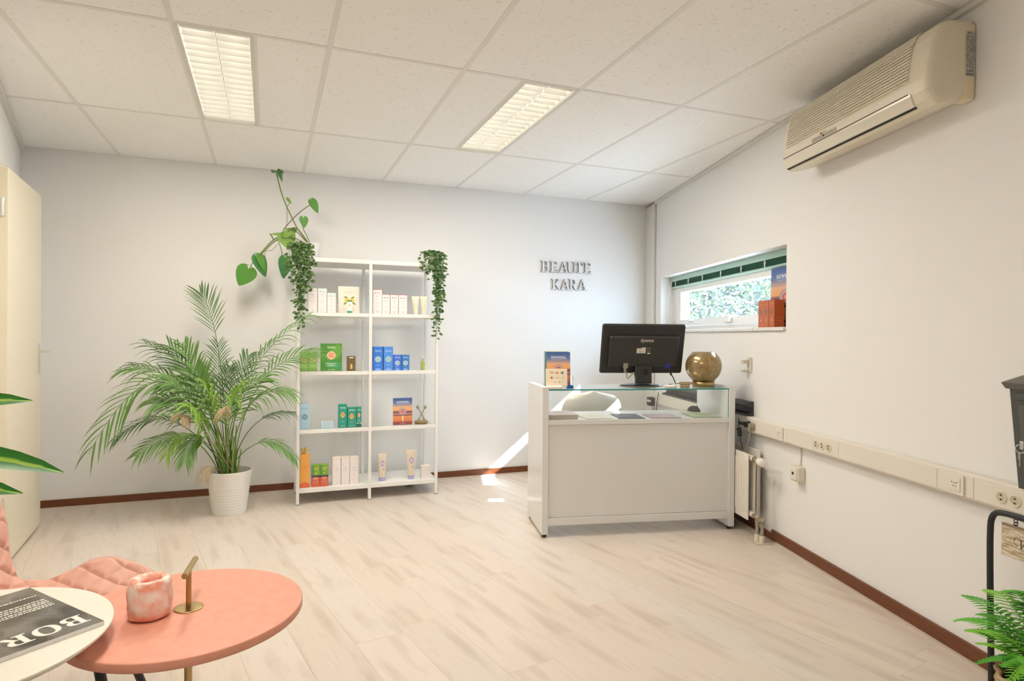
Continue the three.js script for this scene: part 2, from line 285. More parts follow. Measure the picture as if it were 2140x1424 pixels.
{ // ceiling: slab, grid bars and mineral tiles
  const ceil = structure('ceiling', null, null, 'suspended ceiling of white fissured mineral tiles', 'ceiling');
  const outer = (z) => CORNER.x + 0.22 / 0.9674 + (z - BACK_Z) * ALONG.x / ALONG.z;
  part(ceil, 'roof_slab', slab([[[FAR_LEFT - 0.14, BACK_Z - 0.14], [outer(BACK_Z - 0.14), BACK_Z - 0.14], [outer(FRONT_Z + 0.14), FRONT_Z + 0.14], [FAR_LEFT - 0.14, FRONT_Z + 0.14]]], CEIL + 0.2505, CEIL + 0.36), std(lin(0.4, 0.4, 0.4), 0.9));
  const fissure = (s) => {
    const marks = canvasTexture(512, 1024, (g, w, h) => {
      g.fillStyle = '#fbfaf7'; g.fillRect(0, 0, w, h); let q = s;
      const r = () => { q = (q * 1664525 + 1013904223) >>> 0; return q / 4294967296; };
      for (let k = 0; k < 2600; k++) { const v = 232 + r() * 23; g.fillStyle = `rgba(${v},${v - 5},${v - 14},0.5)`; g.fillRect(r() * w, r() * h, 1 + r() * 2, 1 + r() * 2); }
      for (let k = 0; k < 420; k++) {
        const x = r() * w, y = r() * h, L = 4 + r() * 9, t = (r() - 0.5) * 0.9; g.strokeStyle = `rgba(${150 + r() * 40},${140 + r() * 40},${122 + r() * 40},${0.4 + r() * 0.45})`; g.lineWidth = 0.8 + r() * 0.9;
        g.beginPath(); g.moveTo(x, y); g.quadraticCurveTo(x + L / 2, y + (r() - 0.5) * 5, x + L * Math.cos(t), y + L * Math.sin(t) * 0.5); g.stroke();
      }
    });
    marks.repeat.set(1 / 0.6, 1 / 1.2); return std(0xffffff, 0.95, { map: marks });
  };
  const tileMats = [fissure(11), fissure(57), fissure(91)], barMat = std(lin(0.83, 0.81, 0.77), 0.5);
  const X0 = -0.9623, ZB2 = -3.9923, cols = [-3, -2, -1, 0, 1, 2, 3, 4, 5, 6, 7], rows = [BACK_Z, ZB2, ZB2 + 1.2, ZB2 + 2.4, ZB2 + 3.6, ZB2 + 4.8, FRONT_Z];
  const lampCells = new Map([['0:1', [-0.3623, -0.0623]], ['2:1', [1.1377, 1.4377]], ['0:3', [-0.3623, -0.0623]]]);
  cols.forEach((c) => rows.slice(0, -1).forEach((z0, r) => {
    let xa = X0 + TILE * c, xb = xa + TILE; const lamp = lampCells.get(`${c - 1}:${r}`);
    if (lamp) { if (lamp[0] - xa < 0.1) xa = lamp[1]; else xb = lamp[0]; }
    const polys = cutToRoom([[xa + 0.003, z0 + 0.003], [xb - 0.003, z0 + 0.003], [xb - 0.003, rows[r + 1] - 0.003], [xa + 0.003, rows[r + 1] - 0.003]]).filter((p) => areaOf(p) > 0.002);
    if (!polys.length) return;
    const g = slab(polys, CEIL + 0.0012, CEIL + 0.02, Math.PI / 2, 0, 0), uv = g.attributes.uv, ps = g.attributes.position;
    for (let i = 0; i < uv.count; i++) uv.setXY(i, ps.getX(i) - xa, ps.getZ(i) - z0);
    part(ceil, numbered('ceiling_tile'), g, tileMats[(c * 5 + r * 3 + 30) % 3]);
  }));
  const bar = (x0, x1, z0, z1) => { const polys = cutToRoom([[x0, z0], [x1, z0], [x1, z1], [x0, z1]]).filter((p) => areaOf(p) > 1e-4); if (polys.length) part(ceil, numbered('grid_bar'), slab(polys, CEIL - 0.0008, CEIL + 0.0011), barMat); };
  cols.forEach((c) => rows.slice(0, -1).forEach((z, r) => bar(X0 + TILE * c - 0.011, X0 + TILE * c + 0.011, z + 0.011, rows[r + 1] - 0.011)));
  rows.slice(1, -1).forEach((z) => bar(FAR_LEFT, 5, z - 0.011, z + 0.011));
  for (const [k, L] of lampCells) { const r = +k.split(':')[1], x = k[0] === '0' ? L[1] : L[0]; bar(x - 0.011, x + 0.011, rows[r] + 0.011, rows[r + 1] - 0.011); }
  // wall angles
  const angleMat = std(lin(0.74, 0.72, 0.66), 0.5);
  const a1 = structure('trim_1', boxIn(0.21, 6.4, CEIL - 0.022, CEIL - 0.0015, 0, 0.022), angleMat); a1.position.copy(CORNER); a1.rotation.y = RIGHT_TURN;
  structure('trim_2', slab([[[leftX(BACK_Z) , BACK_Z], [leftX(LEFT_END_Z), LEFT_END_Z], [leftX(LEFT_END_Z) + 0.026, LEFT_END_Z], [leftX(BACK_Z) + 0.026, BACK_Z]]], CEIL - 0.026, CEIL - 0.0015), angleMat);
}
{ // baseboards of stained wood with a pale floor strip in front
  const stain = dataTexture(512, 32, (x, y) => { const k = 10 * n2(x / 60, y / 3) + 7 * n2(x / 14, y * 0.7); return [112 + k, 62 + k * 0.7, 32 + k * 0.5]; });
  const wood = std(0xffffff, 0.42, { map: stain }), strip = std(lin(0.66, 0.56, 0.47), 0.5);
  const uvBox = (g) => { const p = g.attributes.position, u = g.attributes.uv; for (let i = 0; i < p.count; i++) u.setXY(i, p.getX(i) * 0.8, p.getY(i) * 8); return g; };
  structure('baseboard_back', uvBox(boxIn(LEFT0.x + 0.005, CORNER.x - 0.02, 0, 0.056, BACK_Z, BACK_Z + 0.012)), wood);
  structure('trim_3', boxIn(LEFT0.x + 0.006, CORNER.x - 0.03, 0, 0.008, BACK_Z + 0.0125, BACK_Z + 0.028), strip);
  const end = 6.4, r = structure('baseboard_right', uvBox(merge([boxIn(0.01, 2.02, 0, 0.058, 0, 0.012), boxIn(2.02, 2.24, 0, 0.036, 0, 0.012), boxIn(2.24, end, 0, 0.06, 0, 0.014)])), wood); r.position.copy(CORNER); r.rotation.y = RIGHT_TURN;
  const s = structure('trim_4', merge([boxIn(0.03, 2.16, 0, 0.007, 0.0145, 0.034), boxIn(2.30, end, 0, 0.007, 0.0145, 0.03)]), strip); s.position.copy(CORNER); s.rotation.y = RIGHT_TURN;
}
{ // what stands outside the window: paving, hedge foliage, a pale wall end
  structure('ground_outside', boxIn(3.6, 22, -0.25, -0.1, -18, 8), std(lin(0.55, 0.55, 0.56), 0.9));
  const leafMat = [std(lin(0.085, 0.11, 0.04), 0.6, { side: THREE.DoubleSide }), std(lin(0.034, 0.05, 0.036), 0.6, { side: THREE.DoubleSide })];
  const hedge = thing('garden_hedge', 'tall leafy green hedge growing outside the window', 'hedge', v3(0, -0.1, 0));
  [[1446, -8.0, 1.5], [1500, -9.2, 1.9], [1560, -7.6, 1.6], [1612, -8.8, 1.8]].forEach(([px, z, r], i) => {
    const at = onZ(px, 640, z); part(hedge, 'trunk', cyl(0.12, 0.07, 1.3, at.x, 0, z, 10), std(lin(0.15, 0.11, 0.08), 0.9));
    const gs = [[], []];
    for (let k = 0; k < 3600; k++) {
      const th = rnd() * 6.283, ph = Math.acos(rr(-1, 1)), q = r * Math.cbrt(rr(0.2, 1)), p = v3(at.x + q * Math.sin(ph) * Math.cos(th), 1.9 + 0.9 * q * Math.cos(ph), z + q * Math.sin(ph) * Math.sin(th));
      const d = v3(rr(-1, 1), rr(-1, 0.3), rr(-1, 1)).normalize(), L = rr(0.06, 0.13);
      gs[rnd() < 0.45 ? 0 : 1].push(blade([p, p.clone().addScaledVector(d, L * 0.5), p.clone().addScaledVector(d, L)], (s) => L * 0.5 * [0.25, 1, 0.05][Math.round(s * 2)], v3(rr(-1, 1), rr(-1, 1), rr(-1, 1)).normalize(), 0.2));
    }
    gs.forEach((g, j) => { const m = part(hedge, 'foliage', merge(g), leafMat[(i + j) % 2]); m.userData.kind = 'stuff'; });
  });
}

// ---------- ceiling fittings and the air conditioner ----------
{
  const reflector = std(lin(0.80, 0.79, 0.74), 0.35), frameMat = std(lin(0.74, 0.72, 0.66), 0.45);
  const glow = std(lin(0.9, 0.88, 0.8), 0.4, { emissive: new THREE.Color(1, 0.95, 0.86), emissiveIntensity: 4.2 });
  const spots = [[-0.2123, -3.3923, 'recessed louvred ceiling light lit above the potted palm'], [1.2877, -3.3923, 'recessed louvred ceiling light lit between desk and shelf unit'], [-0.2123, -0.9923, 'recessed louvred ceiling light above the small round tables']];
  spots.forEach(([x, z, label]) => {
    const t = thing('ceiling_light', label, 'ceiling light', v3(x, CEIL, z), 0, 'louvred ceiling lights');
    const w = 0.264, l = 1.17;
    part(t, 'frame', merge([boxIn(-0.148, -w / 2, -0.002, 0.012, -0.598, 0.598), boxIn(w / 2, 0.148, -0.002, 0.012, -0.598, 0.598), boxIn(-w / 2, w / 2, -0.002, 0.012, -0.598, -l / 2), boxIn(-w / 2, w / 2, -0.002, 0.012, l / 2, 0.598)]), frameMat);
    part(t, 'housing', merge([boxIn(-0.14, 0.14, 0.085, 0.09, -0.59, 0.59), boxIn(-0.14, -w / 2, 0.0125, 0.085, -0.59, 0.59), boxIn(w / 2, 0.14, 0.0125, 0.085, -0.59, 0.59), boxIn(-w / 2, w / 2, 0.0125, 0.085, -0.59, -l / 2), boxIn(-w / 2, w / 2, 0.0125, 0.085, l / 2, 0.59)]), reflector);
    part(t, 'centre_spine', merge([boxIn(-0.002, 0.002, 0.022, 0.05, -l / 2, l / 2)]), reflector);
    for (const s of [-1, 1]) part(t, 'lamp_tube', new THREE.CylinderGeometry(0.013, 0.013, 1.14, 12).rotateX(Math.PI / 2).translate(s * 0.066, 0.062, 0), glow);
    for (let k = 0; k < 17; k++) for (const s of [-1, 1]) part(t, 'louvre_blade', new THREE.BoxGeometry(w / 2 - 0.006, 0.036, 0.0016).rotateX(0.12).translate(s * w / 4, 0.024, -l / 2 + (k + 0.5) * l / 17), reflector);
    const light = new THREE.RectAreaLight(LAMP_COLOR, LAMP_POWER, w, l); light.position.set(x, CEIL - 0.006, z); light.rotation.x = -Math.PI / 2; light.name = 'ceiling_light_glow'; scene.add(light);
  });
}
{ // split air conditioner on the right wall
  const body = phys(lin(0.78, 0.71, 0.56), 0.34, { clearcoat: 0.25, clearcoatRoughness: 0.2 }), dark = std(lin(0.02, 0.018, 0.015), 0.7);
  const U0 = 2.62, U1 = 3.60, t = thing('air_conditioner', 'cream split air conditioner mounted high on the right wall', 'air conditioner', wallPoint(U0, 2.02, 0.001), RIGHT_TURN);
  const W = U1 - U0;
  const prof = (s) => {   // outline of the shell, from the wall at the top round the front to the wall at the bottom: [depth, height]
    const P = [[0, 0.315], [0.085, 0.315], [0.122, 0.306], [0.149, 0.285], [0.165, 0.25], [0.176, 0.20], [0.183, 0.15], [0.187, 0.10], [0.185, 0.058], [0.172, 0.024], [0.145, 0.002], [0.08, 0.014], [0, 0.038]];
    const x = clamp(s) * (P.length - 1), i = Math.min(P.length - 2, Math.floor(x)), f = x - i; return [P[i][0] + (P[i + 1][0] - P[i][0]) * f, P[i][1] + (P[i + 1][1] - P[i][1]) * f];
  };
  const sh = new THREE.Shape(); for (let i = 0; i <= 48; i++) { const [d, y] = prof(i / 48); i ? sh.lineTo(d, y) : sh.moveTo(d, y); }
  const ext = new THREE.ExtrudeGeometry(sh, { depth: W - 0.05, bevelEnabled: true, bevelSize: 0.022, bevelThickness: 0.025, bevelOffset: -0.022, bevelSegments: 5 });
  // shape x = depth (local z), shape y = height, extrusion = local x
  ext.applyMatrix4(new THREE.Matrix4().makeBasis(v3(0, 0, 1), v3(0, 1, 0), v3(-1, 0, 0))).translate(W - 0.025, 0, 0);
  part(t, 'housing', mergeVertices(ext, 1e-5), body);
  part(t, 'side_cap', rboxIn(W - 0.05, W + 0.004, 0.02, 0.30, 0, 0.05, 0.012, 2), std(lin(0.78, 0.68, 0.48), 0.4));
  for (let k = 0; k < 18; k++) {   // grille
    const s = 0.19 + k * 0.0215, [d, y] = prof(s), [d2, y2] = prof(s + 0.01), L = Math.hypot(d2 - d, y2 - y), nx = -(y2 - y) / L, ny = (d2 - d) / L;
    part(t, 'grille_slat', new THREE.CapsuleGeometry(0.0037, W - 0.15, 2, 6).rotateZ(Math.PI / 2).translate(W / 2 - 0.025, y + ny * 0.003, d + nx * 0.003), body);
  }
  const strip = (sa, sb, lift, u0, u1, mat, name) => {
    const pos = [], idx = [], n = 8; for (let i = 0; i <= n; i++) { const s = sa + (sb - sa) * i / n, [d, y] = prof(s), [d2, y2] = prof(s + 0.01), L = Math.hypot(d2 - d, y2 - y), nx = -(y2 - y) / L, ny = (d2 - d) / L; for (const [u, q] of [[u0, lift], [u1, lift], [u0, -0.004], [u1, -0.004]]) pos.push(u, y + ny * q, d + nx * q); }
    for (let i = 0; i < n; i++) { const a = i * 4, b = a + 4; idx.push(a, b, a + 1, a + 1, b, b + 1, a, a + 2, b, b, a + 2, b + 2, a + 1, b + 1, a + 3, a + 3, b + 1, b + 3); }
    idx.push(0, 1, 2, 1, 3, 2); const a = n * 4; idx.push(a, a + 2, a + 1, a + 1, a + 2, a + 3);
    const g = new THREE.BufferGeometry(); g.setAttribute('position', new THREE.Float32BufferAttribute(pos, 3)); g.setIndex(idx); const k = g.toNonIndexed(); k.computeVertexNormals(); return part(t, name, k, mat);
  };
  strip(0.645, 0.652, 0.0022, 0.02, W - 0.10, dark, 'gap_line'); strip(0.655, 0.765, 0.004, 0.02, W - 0.085, phys(lin(0.80, 0.74, 0.60), 0.2, { clearcoat: 0.5, clearcoatRoughness: 0.1 }), 'air_flap'); strip(0.768, 0.792, 0.002, 0.02, W - 0.085, dark, 'outlet_slot');
  strip(0.603, 0.634, 0.003, 0.27, 0.45, std(lin(0.42, 0.38, 0.30), 0.4), 'display_panel');
  [[0.30], [0.325], [0.36, 1], [0.39], [0.42]].forEach(([u, big]) => strip(big ? 0.612 : 0.617, big ? 0.627 : 0.622, 0.0036, u - (big ? 0.006 : 0.002), u + (big ? 0.006 : 0.002), dark, 'indicator_dot'));
  strip(0.583, 0.597, 0.0028, 0.335, 0.347, std(lin(0.5, 0.03, 0.06), 0.5), 'logo_mark');
  const small = canvasTexture(64, 32, (g) => { g.fillStyle = '#d9ccb2'; g.fillRect(0, 0, 64, 32); g.fillStyle = '#8a8276'; g.font = 'bold 28px sans-serif'; g.fillText('LG', 8, 27); });
  { const [d, y] = prof(0.590); part(t, 'logo_text', new THREE.PlaneGeometry(0.026, 0.011).rotateX(0.05).translate(0.364, y, d + 0.0035), std(0xffffff, 0.4, { map: small })); }
  const rating = canvasTexture(128, 420, (g, w, h) => {
    g.fillStyle = '#b9b6ad'; g.fillRect(0, 0, w, h); g.fillStyle = '#33312d'; g.beginPath(); g.arc(44, 18, 10, 0, 7); g.fill(); g.font = 'bold 20px sans-serif'; g.fillText('LG', 62, 26);
    let q = 5; const r = () => { q = (q * 16807) % 2147483647; return q / 2147483647; };
    for (let y = 44; y < 350; y += 9) for (let x = 6; x < 118;) { const L = 4 + r() * 16; if (r() < 0.66) g.fillRect(x, y, L, 4); x += L + 4; }
    g.fillRect(20, 362, 14, 12); g.fillRect(50, 360, 20, 16); g.fillRect(88, 360, 18, 14); for (let y = 388; y < 412; y += 8) g.fillRect(6, y, 110, 4);
  });
  part(t, 'rating_label', new THREE.PlaneGeometry(0.036, 0.165).rotateY(Math.PI / 2).translate(W + 0.0046, 0.185, 0.026), std(0xffffff, 0.6, { map: rating }));
}

// ---------- shelf unit ----------
const SHELF = { xs: [0.19, 0.676, 1.162], zf: -4.54, zr: -4.905, levels: [1.328, 0.918, 0.517], top: 1.707, bottom: 0.112 };
{
  const t = thing('shelf_unit', 'tall white metal shelf unit with glass shelves against the back wall', 'shelf unit', v3(0.676, 0, -4.72));
  const X = (x) => x - 0.676, Z = (z) => z + 4.72, { xs, zf, zr } = SHELF, p = 0.0105;
  for (const x of xs) for (const z of [zf, zr]) { const post = part(t, 'post', rboxIn(X(x) - p, X(x) + p, 0.006, SHELF.top - 0.03, Z(z) - p, Z(z) + p, 0.002), whiteMetal); part(post, 'foot', boxIn(X(x) - p, X(x) + p, 0, 0.006, Z(z) - p, Z(z) + p), std(lin(0.3, 0.3, 0.3), 0.7)); }
  part(t, 'top_panel', rboxIn(X(xs[0]) - p, X(xs[2]) + p, SHELF.top - 0.03, SHELF.top, Z(zr) - p, Z(zf) + p, 0.002), whiteMetal);
  part(t, 'bottom_shelf', rboxIn(X(xs[0]) - p + 0.001, X(xs[2]) + p - 0.001, SHELF.bottom - 0.03, SHELF.bottom, Z(zr) - p + 0.001, Z(zf) + p - 0.002, 0.002), whiteMetal);
  for (const y of SHELF.levels) for (const b of [0, 1]) {
    const x0 = X(xs[b]) + p, x1 = X(xs[b + 1]) - p;
    part(t, 'front_rail', rboxIn(x0, x1, y - 0.027, y - 0.002, Z(zf) - 0.009, Z(zf) + 0.0095, 0.002), whiteMetal);
    part(t, 'rear_rail', rboxIn(x0, x1, y - 0.027, y - 0.008, Z(zr) - 0.006, Z(zr) + 0.006, 0.002), whiteMetal);
    part(t, 'glass_shelf', boxIn(x0 + 0.001, x1 - 0.001, y - 0.0065, y, Z(zr) + 0.004, Z(zf) - 0.0095), greenGlass);
  }
  for (const y of [...SHELF.levels, SHELF.top]) for (const x of [xs[0], xs[2]]) part(t, 'side_rail', boxIn(X(x) - 0.006, X(x) + 0.006, y - 0.027, y - 0.009 - (y > 1.7 ? 0.025 : 0), Z(zr) + p, Z(zf) - p), whiteMetal);
  for (const y of [1.30, 1.62, 0.89]) part(t, 'screw', ball(0.003, X(xs[1]), y - 0.03, Z(zr) + p + 0.001, 8), std(lin(0.15, 0.15, 0.15), 0.4));
}
// ---------- printed packaging ----------
const label = (w, h, bg, draw) => canvasTexture(w, h, (g) => { g.fillStyle = bg; g.fillRect(0, 0, w, h); g.textAlign = 'center'; draw?.(g, w, h); });
function mandala(g, x, y, r, colors, petals = 12) {
  colors.forEach((c, k) => { const q = r * (1 - k / colors.length); g.fillStyle = c; for (let i = 0; i < petals; i++) { const a = i / petals * 6.2832 + k * 0.26; g.beginPath(); g.arc(x + Math.cos(a) * q * 0.78, y + Math.sin(a) * q * 0.78, q * 0.24, 0, 7); g.fill(); } g.beginPath(); g.arc(x, y, q * 0.72, 0, 7); g.fill(); });
}
const bars = (g, x, y, w, n, gap, color, hgt = 3, taper = 0.2) => { g.fillStyle = color; for (let k = 0; k < n; k++) { const L = w * (1 - taper * ((k * 7) % 3) / 2); g.fillRect(x - L / 2, y + k * gap, L, hgt); } };
const swashText = (g, text, x, y, size, color) => { g.fillStyle = color; g.font = `bold ${size}px serif`; g.fillText(text, x, y); g.strokeStyle = color; g.lineWidth = size * 0.08; const w = g.measureText(text).width / 2; g.beginPath(); g.moveTo(x + w - size * 0.25, y - size * 0.1); g.quadraticCurveTo(x + w + size * 0.05, y + size * 0.22, x + w + size * 0.35, y + size * 0.12); g.stroke(); };
function sunset(g, w, h, cut = h) {   // the printed cover: dusk sky over the sea with an ornament
  const s = g.createLinearGradient(0, 0, 0, h); [['#3e5d98', 0], ['#6f7fae', 0.2], ['#e8b28d', 0.34], ['#f3ae66', 0.47], ['#8a5a62', 0.5], ['#c08a86', 0.6], ['#e2935f', 0.72], ['#d97f52', 0.86], ['#a2524a', 0.9], ['#8e4642', 1]].forEach(([c, t]) => s.addColorStop(t, c)); g.fillStyle = s; g.fillRect(0, 0, w, h);
  g.fillStyle = '#6a4650'; for (const [y, k] of [[0.51, 0.02], [0.555, 0.015], [0.63, 0.03]]) g.fillRect(0, y * h, w, k * h);
  g.fillStyle = '#f8dba2'; g.fillRect(w * 0.47, h * 0.68, w * 0.07, h * 0.19);
  mandala(g, w / 2, h * 0.5, w * 0.2, ['#b99a9c', '#c9b0ac', '#c2585c', '#e3a07c'], 12);
  swashText(g, 'SUNVEDA', w / 2, h * 0.185, w * 0.125, '#f6f3ee'); bars(g, w / 2, h * 0.215, w * 0.55, 1, 8, '#e6dcd8', 3); g.fillStyle = '#e9d6cc'; g.font = `${Math.round(w * 0.06)}px serif`; g.fillText('LAKSHMI', w / 2, h * 0.955);
}
const paper = std(lin(0.82, 0.80, 0.76), 0.7);
// a carton: front face towards local +z, printed front
const carton = (w, h, d, front, sideColor, topColor) => {
  const s = std(sideColor, 0.5), t = std(topColor ?? sideColor, 0.5);
  return [box(w, h, d, 0, h / 2, 0), [s, s, t, s, front, s]];
};
const onShelf = (x0, x1, top, base, y, zc) => {   // size and place of something whose front face spans these photo columns on a shelf
  const a = onZ(x0, base, zc), b = onZ(x1, base, zc), q = onZ((x0 + x1) / 2, top, zc); return { x: (a.x + b.x) / 2, w: b.x - a.x, h: q.y - y, y };
};
function placeCarton(name, lab, cat, [x0, x1, top, base], y, mat, side, topc, group, depth = 0.05, zfront = -4.562, turn = 0) {
  const s = onShelf(x0, x1, top, base, y, zfront), [g, m] = carton(s.w - 0.001, s.h, depth, mat, side, topc);
  return single(name, g, m, lab, cat, v3(s.x, y + 0.0004, zfront - depth / 2), turn, group);
}
const print = (tex, rough = 0.45) => std(0xffffff, rough, { map: tex });
{ // top row: white cartons with green or red tops, lemon folder, tubes
  const y = SHELF.levels[0];
  const face = (accent, tall) => print(label(128, tall ? 360 : 300, '#efe6e4', (g, w, h) => { g.fillStyle = accent; g.fillRect(0, 0, w, 7); g.fillRect(26, 46, 15, 15); g.globalAlpha = 0.4; g.fillRect(50, 47, 58, 12); g.globalAlpha = 1; bars(g, w / 2, 100, 44, 1, 8, '#9a8f92', 5); bars(g, w / 2, 140, 36, 1, 8, '#c9bcbc'); bars(g, w / 2, 190, 60, 3, 12, '#c8bdbd'); bars(g, w / 2, h - 34, 34, 2, 10, accent, 4, 0.8); }));
  const green = face('#4fae8c', 1), greenS = face('#4fae8c', 0), red = face('#b8434f', 1), redS = face('#b8434f', 0), sideW = 0xe9e0dd, gt = 0x58b394, rt = 0xb8434f;
  placeCarton('product_carton', 'tall white carton with green top behind trailing leaves', 'carton', [644, 663, 601.5, 656], y, green, sideW, gt);
  placeCarton('product_carton', 'tall white carton with green top beside the shorter green-topped one', 'carton', [664, 683, 602.3, 656.5], y, green, sideW, gt);
  placeCarton('product_carton', 'shorter white carton with green top next to lemon folder', 'carton', [683.6, 702, 611.7, 656.5], y, greenS, sideW, gt);
  placeCarton('product_carton', 'tall white carton with red top on upper shelf', 'carton', [779.5, 798, 605.2, 659], y, red, sideW, rt);
  placeCarton('product_carton', 'short white red-topped carton right beside the tall red-topped one', 'carton', [798.4, 814.8, 615.4, 659.6], y, redS, sideW, rt, undefined);
  placeCarton('product_carton', 'middle one of three short white red-topped cartons', 'carton', [815.6, 832.5, 616, 659.8], y, redS, sideW, rt);
  placeCarton('product_carton', 'short white red-topped carton nearest the two pale tubes', 'carton', [833.3, 850.6, 616.6, 660], y, redS, sideW, rt);
  const lemon = print(label(320, 430, '#efe7d8', (g, w, h) => {
    g.fillStyle = '#c9b78e'; g.font = '34px serif'; g.fillText('LAKSHMI', w / 2, 105); bars(g, w / 2, 118, 90, 1, 8, '#d8cbab'); g.strokeStyle = '#c9b78e'; g.lineWidth = 3; g.beginPath(); g.arc(w / 2, 58, 16, 3.14, 6.28); g.stroke();
    g.fillStyle = '#8a9557'; for (const [x, y2, a] of [[120, 180, 0.5], [215, 182, -0.5], [105, 272, -0.7], [235, 270, 0.7]]) { g.save(); g.translate(x, y2); g.rotate(a); g.beginPath(); g.ellipse(0, 0, 34, 15, 0, 0, 7); g.fill(); g.restore(); }
    g.fillStyle = '#f0cb62'; for (const [x, y2] of [[128, 222], [205, 222]]) { g.beginPath(); g.ellipse(x, y2, 40, 33, 0.3, 0, 7); g.fill(); } bars(g, w / 2, 355, 200, 3, 16, '#d6c49a');
  }));
  { const s = onShelf(707.5, 751.5, 599, 658, y, -4.60), [g, m] = carton(s.w, s.h * 1.01, 0.004, lemon, 0xe6decb); const o = single('lemon_folder', g, m, 'cream folder with printed lemons leaning on upper shelf', 'folder', v3(s.x, y + 0.0006, -4.615)); o.rotation.x = -0.10; }
  { // small sample tube in front of the folder, cap down
    const s = onShelf(725, 736, 628, 658, y, -4.56), t = thing('cream_tube', 'small white tube with lemon print before the folder', 'tube', v3(s.x, y + 0.0004, -4.558));
    part(t, 'cap', new THREE.CylinderGeometry(0.017, 0.017, 0.014, 20).scale(1, 1, 0.6).translate(0, 0.007, 0), std(lin(0.05, 0.36, 0.17), 0.35));
    const tex = label(128, 192, '#f4f0e8', (g, w) => { g.fillStyle = '#1d7a46'; g.fillRect(0, 0, w, 26); g.fillStyle = '#e3b43f'; g.beginPath(); g.ellipse(w / 2, 95, 22, 14, 0, 0, 7); g.fill(); g.fillStyle = '#5d7d3c'; g.fillRect(48, 66, 32, 9); bars(g, w / 2, 125, 70, 3, 12, '#d8cda8'); });
    part(t, 'tube_body', boxTube(0.034, s.h - 0.014, 0.019, 0.0025, 0.034).translate(0, 0.014, 0), print(tex, 0.35));
  }
  const paleTube = print(label(128, 256, '#e9e4cb', (g, w, h) => { g.fillStyle = '#a9c8a0'; for (let k = 0; k < 26; k++) { const a = (k * 37) % 60 - 30, b = (k * 53) % 90; g.fillRect(64 + a, 120 + b, 4, 9); } bars(g, w / 2, 60, 60, 2, 12, '#cfcab0'); bars(g, w / 2, 226, 40, 1, 8, '#b9c09f'); }), 0.4);
  [[859.5, 876.8, 'pale cream tube standing beside the short red-topped cartons'], [877.2, 894.5, 'pale cream tube standing nearest the right-hand trailing plant']].forEach(([a, b, lab]) => {
    const s = onShelf(a, b, 619.8, 660, y, -4.60), t = thing('hand_cream_tube', lab, 'tube', v3(s.x, y + 0.0004, -4.60));
    part(t, 'cap', new THREE.CylinderGeometry(0.0175, 0.0175, 0.022, 20).scale(1, 1, 0.8).translate(0, 0.011, 0), std(lin(0.80, 0.76, 0.62), 0.35));
    part(t, 'tube_body', boxTube(0.036, s.h - 0.022, 0.03, 0.002, s.w).translate(0, 0.022, 0), paleTube);
  });
}
// a squeeze tube: oval at the cap, flattened into a crimped edge at the top
function boxTube(w, h, d, dTop, wTop = w, n = 28, rows = 14) {
  const pos = [], uv = [], idx = [];
  for (let r = 0; r <= rows; r++) {
    const t = r / rows, W = (w + (wTop - w) * Math.pow(t, 1.1)) / 2, D = Math.max(dTop, d * Math.sqrt(Math.max(0, 1 - Math.pow(t, 1.6)))) / 2;
    for (let k = 0; k <= n; k++) { const a = k / n * 2 * Math.PI; pos.push(-Math.cos(a) * W, t * h, Math.sin(a) * D); uv.push(a <= Math.PI ? (1 - Math.cos(a)) / 2 : 0.02, t); if (r && k) { const q = (r - 1) * (n + 1) + k - 1, p = q + n + 1; idx.push(q, q + 1, p, q + 1, p + 1, p); } }
  }
  const g = new THREE.BufferGeometry(); g.setAttribute('position', new THREE.Float32BufferAttribute(pos, 3)); g.setAttribute('uv', new THREE.Float32BufferAttribute(uv, 2)); g.setIndex(idx); g.computeVertexNormals(); return g;
}
